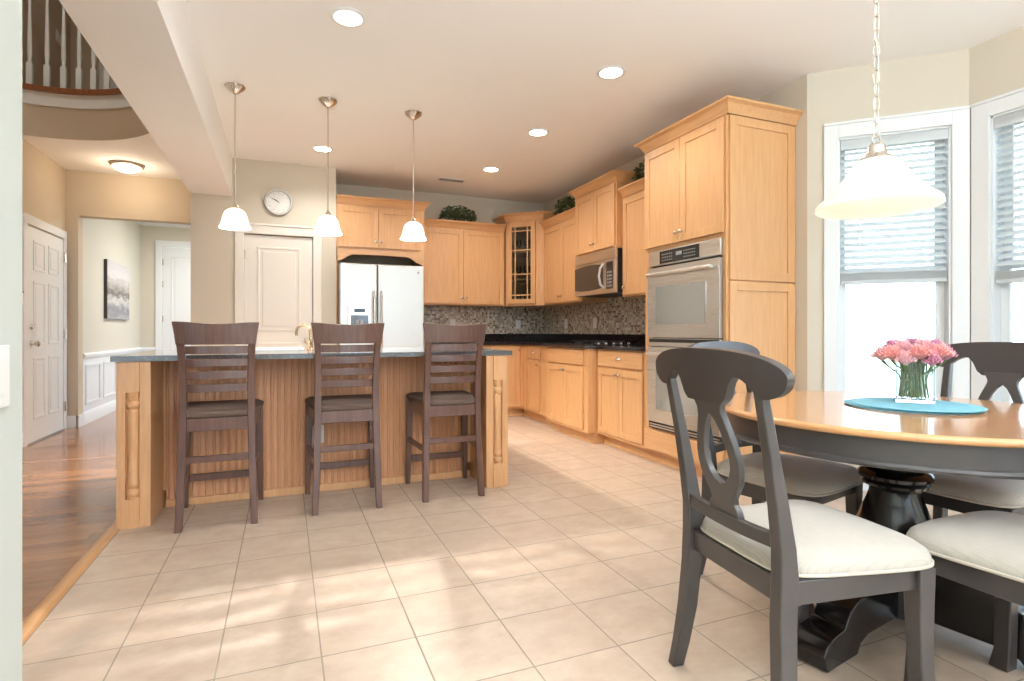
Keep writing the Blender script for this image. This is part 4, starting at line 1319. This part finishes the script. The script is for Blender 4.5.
def carnation(cen, R, mat, seed, k):
    rnd = random.Random(seed)
    f = thing('carnation', '', 'flower', (2.235, 1.395, VZ), -.93)
    b = MB()
    bx, by = rnd.uniform(-.04, .04), rnd.uniform(-.04, .04)
    b.tube([(bx, by, .016), (bx * .6 + cen[0] * .3, by * .6 + cen[1] * .3, .10), (cen[0] * .8, cen[1] * .8, cen[2] - .03), (cen[0], cen[1], cen[2] - .008)], [.0025, .0025, .0025, .006], 6)
    for q in range(3):
        ex, ey = rnd.uniform(-.045, .045), rnd.uniform(-.045, .045)
        b.tube([(ex, ey, .016), (ex * .8, ey * .8, .09), (ex * .9, ey * .9, .165)], [.0026, .0026, .002], 6)
    for q in range(4):
        z = .03 + .03 * q; s_ = rnd.uniform(0, 6)
        b.poly([(bx * .7, by * .7, z), (bx * .7 + .015 * math.cos(s_) + .006, by * .7 + .012 * math.sin(s_), z + .03), (bx * .7 + .016 * math.cos(s_), by * .7 + .016 * math.sin(s_), z + .05), (bx * .7 + .01 * math.cos(s_) - .004, by * .7 + .01 * math.sin(s_), z + .03)], [(0, 1, 2, 3)])
    b.build('stem', 'stem', f, weld=False)
    b = MB(); n = 40
    for L_ in range(5):
        r0 = R * (1 - .16 * L_); zt = .010 + .008 * L_
        vs = []
        for i in range(n):
            t = 2 * PI * i / n
            ruf = 1 + .10 * math.sin(9 * t + L_ * 1.3) + rnd.uniform(-.05, .05)
            for (q, zz) in ((.12, -.008), (.6, zt * .55), (1.0 * ruf, zt + .006 * math.sin(13 * t + L_) + rnd.uniform(-.003, .003))):
                vs.append((cen[0] + r0 * q * math.cos(t), cen[1] + r0 * q * math.sin(t), cen[2] + zz))
        b.poly(vs, [(3 * i + j, 3 * ((i + 1) % n) + j, 3 * ((i + 1) % n) + j + 1, 3 * i + j + 1) for i in range(n) for j in range(2)])
    b.build('blossom', mat, f, weld=False, solid=.0012)
    return f
FL = [((-.072, -.052, .178), .040, 'pink'), ((.015, -.068, .182), .042, 'pink'), ((.075, -.035, .186), .040, 'pink'), ((-.035, -.01, .198), .040, 'rose'), ((.030, -.005, .204), .040, 'rose'),
      ((-.062, .040, .200), .038, 'mauve'), ((.0, .055, .206), .040, 'mauve'), ((.068, .035, .202), .040, 'mauve'), ((-.10, -.008, .172), .034, 'rose'), ((.10, .01, .178), .032, 'mauve'), ((-.03, -.08, .160), .030, 'rose'), ((.05, -.075, .158), .028, 'mauve')]
cname = {'pink': 'coral pink', 'rose': 'pale rose', 'mauve': 'mauve'}
for i, (c, R, m) in enumerate(FL):
    f = carnation((c[0], c[1], c[2] - .008), R * 1.12, m, i, i)
    f['label'] = '%s ruffled carnation in the glass vase on the table' % cname[m]; f['group'] = cname[m] + ' carnations in the vase'

# ------------------------------------------------------------------ dining chairs
def make_chair():
    t = thing('dining_chair', '', 'chair')
    def yb(z): # back plane of stiles
        if z < .46: return -.225
        return -.222 - .092 * ((z - .46) / .52) ** 1.3
    for s in (-1, 1):
        st = []
        for z, y, x, hx, hy in ((0, -.258, .232, .0165, .019), (.08, -.247, .219, .018, .021), (.2, -.235, .203, .0195, .024), (.34, -.227, .192, .020, .025), (.44, -.222, .192, .020, .026), (.52, -.226, .192, .019, .023),
                                (.62, yb(.62), .193, .018, .019), (.75, yb(.75), .195, .016, .015), (.90, yb(.90), .198, .0145, .012)):
            st.append((s * x, y, z, hx, hy))
        MB().beam(st).build('rear_leg', 'charcoal', t, bevel=.004)
        MB().beam([(s * .214, .198, 0, .026, .026), (s * .211, .189, .06, .0215, .0215), (s * .206, .183, .20, .0215, .0215), (s * .205, .181, .34, .024, .024), (s * .205, .181, .438, .026, .026)]).build('front_leg', 'charcoal', t, bevel=.004)
    def bow(x): return .026 * ((x / .27) ** 2 - .55)
    # crest rail outline
    b = MB(); cols = []
    N = 49; rows = 6; vs = []
    for i in range(N):
        u = math.sin(PI / 2 * (-1 + 2 * i / (N - 1))); a = abs(u); x = .283 * u
        top = .935 + .062 * math.sqrt(max(0, 1 - (a ** 2.6)))
        # underside: rounded end lobe, hollow, then down to the splat neck
        if a > .72:
            q = (a - .72) / .28; bot = .882 + (.935 - .882) * (1 - math.sqrt(max(0, 1 - q ** 2.2)))
        elif a > .30:
            q = (.72 - a) / .42; bot = .882 + .048 * math.sin(PI / 2 * min(1, q * 1.6)) if q < .62 else .93 - .075 * (1 - math.cos(PI / 2 * (q - .62) / .38))
        else:
            bot = .855
        for k in range(rows):
            z = bot + (top - bot) * k / (rows - 1)
            vs.append((x, yb(.90) + bow(x) - .10 * (z - .90), z))
    b.poly(vs, [(i * rows + k, (i + 1) * rows + k, (i + 1) * rows + k + 1, i * rows + k + 1) for i in range(N - 1) for k in range(rows - 1)])
    b.build('crest_rail', 'charcoal', t, solid=.026, bevel=.004, sharp=80)
    # splat with teardrop hole
    tab = [(.530, .064, 0), (.55, .064, 0), (.568, .058, 0), (.58, .047, 0), (.595, .049, 0), (.615, .062, 0), (.628, .070, .0), (.638, .078, .024), (.655, .084, .041), (.68, .089, .052), (.71, .088, .054), (.745, .080, .046), (.78, .068, .032),
           (.805, .058, .018), (.822, .052, 0), (.835, .051, 0), (.85, .058, 0), (.868, .070, 0)]
    b = MB()
    rowv = []
    for z, w, h in tab:
        rowv.append([b.bm.verts.new((x, yb(max(z, .52)) + bow(0) * max(0, (z - .55) / .35) - .016 * max(0, 1 - (z - .5) / .3), z)) for x in (-w, -(w + h) / 2, -h if h else 0, h if h else 0, (w + h) / 2, w)])
    for j in range(len(tab) - 1):
        A, B_ = rowv[j], rowv[j + 1]
        hole = tab[j][2] > 0 or tab[j + 1][2] > 0
        for i in range(5):
            if i == 2: continue
            try: b.bm.faces.new([A[i], A[i + 1], B_[i + 1], B_[i]])
            except ValueError: pass
    b.build('splat', 'charcoal', t, solid=.02, bevel=.003, sharp=80, weld=True)
    # lower back rail (curved)
    def railm(z0, z1, y, th, hw, name, curve=.0, mat='charcoal'):
        b = MB(); n = 15; vs = []
        for i in range(n):
            x = -hw + 2 * hw * i / (n - 1); yy = y - curve * (1 - (x / hw) ** 2)
            vs += [(x, yy - th / 2, z0), (x, yy + th / 2, z0), (x, yy + th / 2, z1), (x, yy - th / 2, z1)]
        fs = [(3, 2, 1, 0), tuple(4 * (n - 1) + k for k in range(4))]
        for i in range(n - 1):
            for k in range(4): fs.append((4 * i + k, 4 * i + (k + 1) % 4, 4 * i + 4 + (k + 1) % 4, 4 * i + 4 + k))
        b.poly(vs, fs); return b.build(name, mat, t, bevel=.003)
    railm(.512, .548, -.232, .022, .178, 'lower_back_rail', .018)
    railm(.378, .438, -.222, .022, .175, 'rear_apron')
    railm(.380, .436, .176, .022, .185, 'front_apron')
    for s in (-1, 1):
        MB().hexa([(s * .182, -.20, .380), (s * .204, -.20, .380), (s * .216, .16, .382), (s * .194, .16, .382)], [(s * .182, -.20, .438), (s * .204, -.20, .438), (s * .216, .16, .438), (s * .194, .16, .438)]).build('side_apron', 'charcoal', t, bevel=.002)
    # cushion
    def outline(k=1.0, n=64):
        pts = []
        for i in range(n):
            a = 2 * PI * i / n; c, s_ = math.cos(a), math.sin(a)
            e = .36
            u = math.copysign(abs(c) ** e, c); v = math.copysign(abs(s_) ** e, s_)
            w = .198 + (.250 - .198) * (v + 1) / 2
            yy = .004 + v * .230
            if v > .9: yy += .014 * (1 - u * u)
            pts.append((u * w * k, .008 + (yy - .008) * k))
        return pts
    # notch the rear corners for the stiles by narrowing
    b = MB(); n = 64; rings = []
    for k, z in ((.90, .4385), (.985, .4395), (1.0, .447), (.995, .461), (.97, .475), (.90, .488), (.75, .498), (.5, .504), (.25, .506)):
        rings.append([(x, y, z) for x, y in outline(k)])
    vs = [v for r in rings for v in r] + [(0, .008, .5065)]
    fs = [tuple(range(n - 1, -1, -1))]
    for j in range(len(rings) - 1):
        for i in range(n): fs.append((j * n + i, j * n + (i + 1) % n, (j + 1) * n + (i + 1) % n, (j + 1) * n + i))
    m = (len(rings) - 1) * n
    for i in range(n): fs.append((m + i, m + (i + 1) % n, len(vs) - 1))
    b.poly(vs, fs); cu = b.build('seat_cushion', 'cream', t, sharp=85)
    b = MB(); b.tube([(x, y, .4465) for x, y in outline(1.004)], .0042, 6, closed=True); b.build('piping', 'welt', cu)
    return t
chair = make_chair()
CG = 'dining chairs around the pedestal table'
def face(fx, fy): return math.atan2(fy, fx) - PI / 2
for i, (x, y, a, lab) in enumerate(((1.362, 1.158, math.radians(-7), 'charcoal dining chair with keyhole splat, turned toward the table, closest to the bar stools'),
                                    (1.925, 1.715, math.radians(-76.7), 'charcoal dining chair tucked in at the table between it and the oven tower'),
                                    (1.848, .825, math.radians(90), 'charcoal dining chair whose cream seat fills the photo corner, its back out of frame'),
                                    (2.465, 1.345, math.radians(184), 'charcoal dining chair against the bay windows, crest rail behind the flower vase'))):
    o = chair if i == 0 else dup(chair)
    o.location = (x, y, 0); o.rotation_euler = (0, 0, a - PI / 2); o['label'] = lab; o['group'] = CG

# ------------------------------------------------------------------ blinds
def blind(label, p0, p1, u0, u1, ztop, zbot, grp):
    L, a = wall_frame(p0, p1)
    B_ = thing('venetian_blind', label, 'blind', (p0[0], p0[1], 0), a, grp)
    y = .035
    b = MB(); b.box(u0, u1, y - .03, y + .03, ztop - .045, ztop); b.box(u0, u1, y - .036, y - .03, ztop - .065, ztop); b.build('headrail', 'blind', B_, bevel=.002)
    b = MB(); pitch = .0435; z = ztop - .085; zb = zbot + .085
    while z > zb:
        vs = []
        for (q, dz) in ((-.021, -.0135), (-.011, -.0055), (0, .001), (.011, .0065), (.021, .011)): vs += [(u0 + .004, y + q, z + dz * 1.3), (u1 - .004, y + q, z + dz * 1.3)]
        for (q, dz) in ((.021, .011), (.011, .0065), (0, .001), (-.011, -.0055), (-.021, -.0135)): vs += [(u0 + .004, y + q, z + dz * 1.3 - .003), (u1 - .004, y + q, z + dz * 1.3 - .003)]
        fs = [(2 * k, 2 * k + 1, (2 * k + 3) % 20, (2 * k + 2) % 20) for k in range(10)] + [tuple(range(0, 20, 2)), tuple(range(19, 0, -2))]
        b.poly(vs, fs)
        z -= pitch
    # stacked slats above the bottom rail
    for k in range(9): b.box(u0 + .004, u1 - .004, y - .025, y + .025, zbot + .024 + k * .0056, zbot + .027 + k * .0056)
    b.build('slats', 'blind', B_, weld=False)
    b = MB(); b.box(u0 + .004, u1 - .004, y - .026, y + .026, zbot, zbot + .022); b.build('bottom_rail', 'blind', B_, bevel=.003)
    b = MB(); w = u1 - u0
    for q in ((.22, .78) if w < .9 else (.12, .5, .88)):
        x = u0 + w * q
        for yy in (y - .027, y + .027): b.tube([(x, yy, zbot + .01), (x, yy, ztop - .05)], .0013, 5)
    b.build('ladder_cords', 'blind', B_, weld=False)
    b = MB(); x = u0 + .10; b.tube([(x, y - .04, ztop - .06), (x, y - .045, ztop - .70)], .003, 6); b.build('wand', 'white', B_)
    return B_
blind('white venetian blind lowered halfway in the bay window beside the oven tower', BAY1, BAY2, .197, .786, 2.32, 1.36, 'white blinds in the bay')
blind('white venetian blind lowered halfway in the bay window behind the farther dining chair', BAY2, BAY3, .130, F2L / 2 - .02, 2.32, 1.33, 'white blinds in the bay')
blind('white venetian blind in the wide bay window, on the half outside the picture edge', BAY2, BAY3, F2L / 2 + .02, F2L - .130, 2.32, 1.33, 'white blinds in the bay')

# ------------------------------------------------------------------ lamps
# recessed cans
rg = 'recessed ceiling lights'
cans = [(.326, 3.222, 'recessed ceiling light above the floor in front of the island'), (2.043, 3.231, 'recessed ceiling light before the oven tower'), (2.061, 4.443, 'recessed ceiling light in the aisle level with the island pendants'),
        (2.06, 5.644, 'recessed ceiling light in the aisle toward the glass corner cabinet, near the vent'), (.335, 5.62, 'recessed ceiling light behind the middle pendant rod, before the clock wall')]
for i, (x, y, lab) in enumerate(cans):
    E_, C_ = 28, (1.0, .97, .93)
    c = thing('recessed_light', lab, 'ceiling light', (x, y, CZ), 0, rg)
    b = MB(); b.lathe([(.075, -.001), (.100, -.001), (.100, -.004), (.078, -.010), (.075, -.008), (.075, -.001)], n=40); b.build('trim_ring', 'trim', c)
    b = MB(); b.lathe([(.0745, -.0012), (.0745, -.006), (.04, -.010), (.001, -.011)], n=32); b.build('lens', 'bulb', c)
    lamp('can_lamp', 'SPOT', (0, 0, -.03), E_, C_, .06, spot=math.radians(150), parent=c)

# island pendants
def make_pendant():
    p = thing('pendant_light', '', 'pendant light')
    b = MB(); n = 32; prof = [(.001, 0), (.066, 0), (.067, -.006), (.058, -.018), (.038, -.036), (.018, -.052), (.010, -.056)]
    vs = []
    for r, z in prof:
        for i in range(n):
            t = 2 * PI * i / n; rr = r * (1 + (.06 if i % 4 < 2 else -.05) * (1 if .01 < r < .0665 else 0))
            vs.append((rr * math.cos(t), rr * math.sin(t), z))
    b.poly(vs, [(j * n + i, j * n + (i + 1) % n, (j + 1) * n + (i + 1) % n, (j + 1) * n + i) for j in range(len(prof) - 1) for i in range(n)])
    b.build('canopy', 'nickel', p)
    b = MB(); b.tube([(0, 0, -.05), (0, 0, -.855)], .0048, 8); b.build('rod', 'nickel', p)
    b = MB(); b.lathe([(.001, -.84), (.012, -.845), (.016, -.855), (.022, -.868), (.030, -.874), (.030, -.884), (.001, -.884)][::-1], n=20); b.build('socket_cap', 'nickel', p)
    b = MB(); b.lathe([(.028, -.876), (.046, -.884), (.067, -.902), (.080, -.935), (.087, -.965), (.094, -.99), (.104, -1.010), (.107, -1.016), (.103, -1.016), (.090, -.992), (.082, -.965), (.075, -.935), (.062, -.906), (.042, -.89), (.02, -.884)], n=40)
    b.build('glass_shade', 'lampglass', p)
    b = MB(); b.ball((0, 0, -.945), .028, u=16, v=10); b.build('light_bulb', 'filament', p)
    return p
pend = make_pendant()
PG = 'pendant lights over the island'
for i, (x, lab) in enumerate(((-.331, 'bell-glass pendant hanging above the stool at the foyer end'), (.302, 'bell-glass pendant hanging just beside the pantry door and clock'), (.955, 'bell-glass pendant hanging before the refrigerator cabinet'))):
    o = pend if i == 0 else dup(pend)
    o.location = (x, 4.435, CZ); o['label'] = lab; o['group'] = PG

# dining pendant on chain
DP = thing('dining_pendant', 'large bell-shaped alabaster glass pendant on a chain over the dining table', 'pendant light', (1.925, 1.325, CZ))
b = MB(); b.lathe([(.001, 0), (.065, 0), (.065, -.008), (.05, -.025), (.012, -.04)], n=32); b.build('canopy', 'nickel', DP)
ztop = -1.075; zc_ = -.04; k = 0
b = MB(); lk = .038
z = -.045
while z > ztop + .03:
    pts = []
    for i in range(16):
        t = 2 * PI * i / 16; xx = .0105 * math.cos(t); zz = .026 * math.sin(t)
        pts.append((xx if k % 2 == 0 else 0, 0 if k % 2 == 0 else xx, z - .02 + zz))
    b.tube(pts, .0017, 6, closed=True); z -= .047; k += 1
b.build('chain', 'nickel', DP, weld=False)
b = MB(); b.tube([(.004 * math.sin(i * .9), .004 * math.cos(i * .7), -.04 - i * .0345) for i in range(31)], .0014, 6); b.build('cord', 'white', DP)
b = MB(); b.tube([(.022 * math.cos(t), 0, ztop - .015 + .024 * math.sin(t)) for t in [2 * PI * i / 20 for i in range(20)]], .003, 6, closed=True); b.build('ring', 'nickel', DP)
b = MB(); b.lathe([(.001, -1.098), (.02, -1.10), (.026, -1.106), (.030, -1.112), (.030, -1.128), (.036, -1.14), (.050, -1.15), (.058, -1.158), (.058, -1.166), (.001, -1.166)][::-1], n=32); b.build('socket_cap', 'nickel', DP)
b = MB(); DSH = [(.045, -1.152), (.065, -1.160), (.085, -1.180), (.108, -1.210), (.135, -1.242), (.163, -1.272), (.190, -1.292), (.214, -1.306), (.226, -1.318), (.229, -1.334), (.225, -1.336), (.221, -1.322), (.208, -1.312), (.184, -1.298), (.158, -1.278), (.13, -1.248), (.102, -1.216), (.08, -1.188), (.04, -1.164)]
b.lathe([(.045 + (r_ - .045) * .80 if r_ > .045 else r_, -1.152 + (z_ + 1.152) * .95) for r_, z_ in DSH], n=64)
b.build('glass_shade', 'bigshade', DP)
b = MB(); b.ball((0, 0, -1.225), .032, u=16, v=10); b.build('light_bulb', 'filament2', DP)

# foyer flush light
FLM = thing('flush_ceiling_light', 'round flush ceiling light with lit glass dome in the foyer', 'ceiling light', (-1.535, 6.93, CZ))
b = MB(); b.lathe([(.001, 0), (.155, 0), (.158, -.010), (.147, -.026), (.134, -.030), (.001, -.030)], n=48); b.build('pan', 'nickel', FLM)
b = MB(); b.lathe([(.134, -.027), (.130, -.040), (.107, -.060), (.07, -.075), (.035, -.082), (.001, -.084)], n=48); b.build('glass_dome', 'dome', FLM)
lamp('foyer_lamp', 'POINT', (0, 0, -.16), 4.5, (1, .80, .58), .08, parent=FLM)

# ------------------------------------------------------------------ small things
CK = thing('wall_clock', 'round white wall clock above the pantry door', 'clock', (-.062, YP - .001, 2.385))
def disc(b, r0, r1, y0, y1, n=48):
    vs = []
    for (r, y) in ((r0, y0), (r1, y0), (r1, y1), (r0, y1)):
        vs += [(r * math.cos(2 * PI * i / n), y, r * math.sin(2 * PI * i / n)) for i in range(n)]
    b.poly(vs, [(j * n + i, j * n + (i + 1) % n, ((j + 1) % 4) * n + (i + 1) % n, ((j + 1) % 4) * n + i) for j in range(4) for i in range(n)])
b = MB(); disc(b, .113, .136, -.035, 0); b.build('rim', 'steel', CK, bevel=.004)
b = MB(); disc(b, .0005, .114, -.02, -.001); b.build('clock_face', 'white', CK)
b = MB()
for i in range(12):
    t = i * PI / 6; r0, r1 = (.085, .10)
    c, s_ = math.cos(t), math.sin(t)
    b.poly([(c * r0 - s_ * .002, -.0208, s_ * r0 + c * .002), (c * r1 - s_ * .002, -.0208, s_ * r1 + c * .002), (c * r1 + s_ * .002, -.0208, s_ * r1 - c * .002), (c * r0 + s_ * .002, -.0208, s_ * r0 - c * .002)], [(0, 1, 2, 3)])
b.build('hour_marks', 'grey', CK, weld=False)
b = MB(); b.tube([(.008, -.024, -.006), (-.065, -.024, .035)], .0024, 6); b.build('minute_hand', 'black', CK)
b = MB(); b.tube([(.0, -.026, -.0), (-.04, -.026, .025)], .003, 6); b.build('hour_hand', 'black', CK)

VT = thing('ceiling_vent', 'white rectangular ceiling air vent before the back wall', 'vent', (1.78, 6.22, CZ))
b = MB(); b.box(-.16, .16, -.065, -.05, -.008, 0); b.box(-.16, .16, .05, .065, -.008, 0); b.box(-.16, -.145, -.05, .05, -.008, 0); b.box(.145, .16, -.05, .05, -.008, 0); b.build('frame', 'trim', VT, weld=False)
b = MB()
for i in range(6): b.box(-.145, .145, -.045 + i * .016, -.037 + i * .016, -.007, -.001)
b.build('louvres', 'grey', VT, weld=False)
b = MB(); b.box(-.145, .145, -.05, .05, -.001, -.0002); b.build('duct_opening', 'grey', VT)

PT = thing('canvas_painting', 'unframed grey seascape canvas on the hall wall above the wainscot', 'painting', (HX + .002, 8.37, 1.21))
b = MB(); b.box(0, .034, 0, 1.06, 0, .745); b.build('canvas', 'frame_dark', PT)
b = MB(); b.box(.034, .037, 0.004, 1.06, 0, .745); b.build('painted_face', 'painting', PT)

sw = outlet((-.4885, 1.30, .958), PI / 2, 'white switch plate on the close-up wall edge of the picture', True, cat='switch')
sw.rotation_euler = (0, 0, PI / 2)
AP = thing('wall_intercom', 'small white box with dark top on the foyer wall beside the six-panel door', 'wall box', (XF + .001, 6.215, 1.34))
b = MB(); b.box(0, .03, -.05, .05, -.05, .05); b.build('housing', 'white', AP, bevel=.004)
b = MB(); b.box(.01, .04, -.03, .03, .051, .062); b.build('hook', 'black', AP)
SWF = outlet((XF + .001, 6.2, 1.06), -PI / 2 + PI, 'white switch plate below the wall box beside the foyer door', True, cat='switch')

# ivy plants on top of the cabinets
def ivy(label, loc, w, d, h, n, seed, drop=0):
    rnd = random.Random(seed)
    P_ = thing('ivy_plant', label, 'plant', loc, 0, 'artificial ivy on top of the cabinets')
    b = MB(); b.lathe([(.05, 0), (.065, .05), (.07, .055), (.06, .055), (.001, .045)], n=20); b.build('basket', 'wicker', P_)
    b = MB()
    for i in range(16):
        t = rnd.uniform(0, 2 * PI); r = rnd.uniform(.4, 1)
        b.tube([(0, 0, .04), (w * .25 * math.cos(t) * r, d * .25 * math.sin(t) * r, h * .8), (w * .48 * math.cos(t) * r, d * .48 * math.sin(t) * r, h * rnd.uniform(.3, .8))], .0018, 5)
    b.build('stems', 'stem', P_, weld=False)
    b = MB()
    for i in range(n):
        t = rnd.uniform(0, 2 * PI); r = rnd.uniform(.05, 1) ** .6
        el = rnd.uniform(.1, 1)
        c = Vector((w / 2 * r * math.cos(t), d / 2 * r * math.sin(t), h * (.25 + .75 * el * math.sqrt(max(0, 1 - r * r * .8)))))
        u = Vector((rnd.uniform(-1, 1), rnd.uniform(-1, 1), rnd.uniform(-.6, .6))).normalized()
        v = u.cross(Vector((rnd.uniform(-1, 1), rnd.uniform(-1, 1), 1))).normalized(); s_ = rnd.uniform(.014, .026)
        nn = u.cross(v)
        b.poly([c - u * s_, c - u * s_ * .2 + v * s_ * .75 + nn * .003, c + u * s_ * 1.1, c - u * s_ * .2 - v * s_ * .75 + nn * .003, c - u * s_ * .1 - nn * .003], [(0, 1, 4), (1, 2, 4), (2, 3, 4), (3, 0, 4)])
    o = b.build('leaves', 'leaf', P_, weld=False, smooth=False)
    return P_
ivy('bushy dark ivy on top of the wall cabinet beside the refrigerator cabinet', (2.01, 6.71, 2.376), .48, .26, .25, 520, 3)
ivy('small ivy on top of the cabinet between corner cabinet and microwave', (3.10, 5.86, 2.376), .28, .50, .27, 380, 5)
ivy('small ivy tucked between microwave cabinet and oven tower tops', (3.12, 4.28, 2.376), .26, .44, .27, 300, 9)
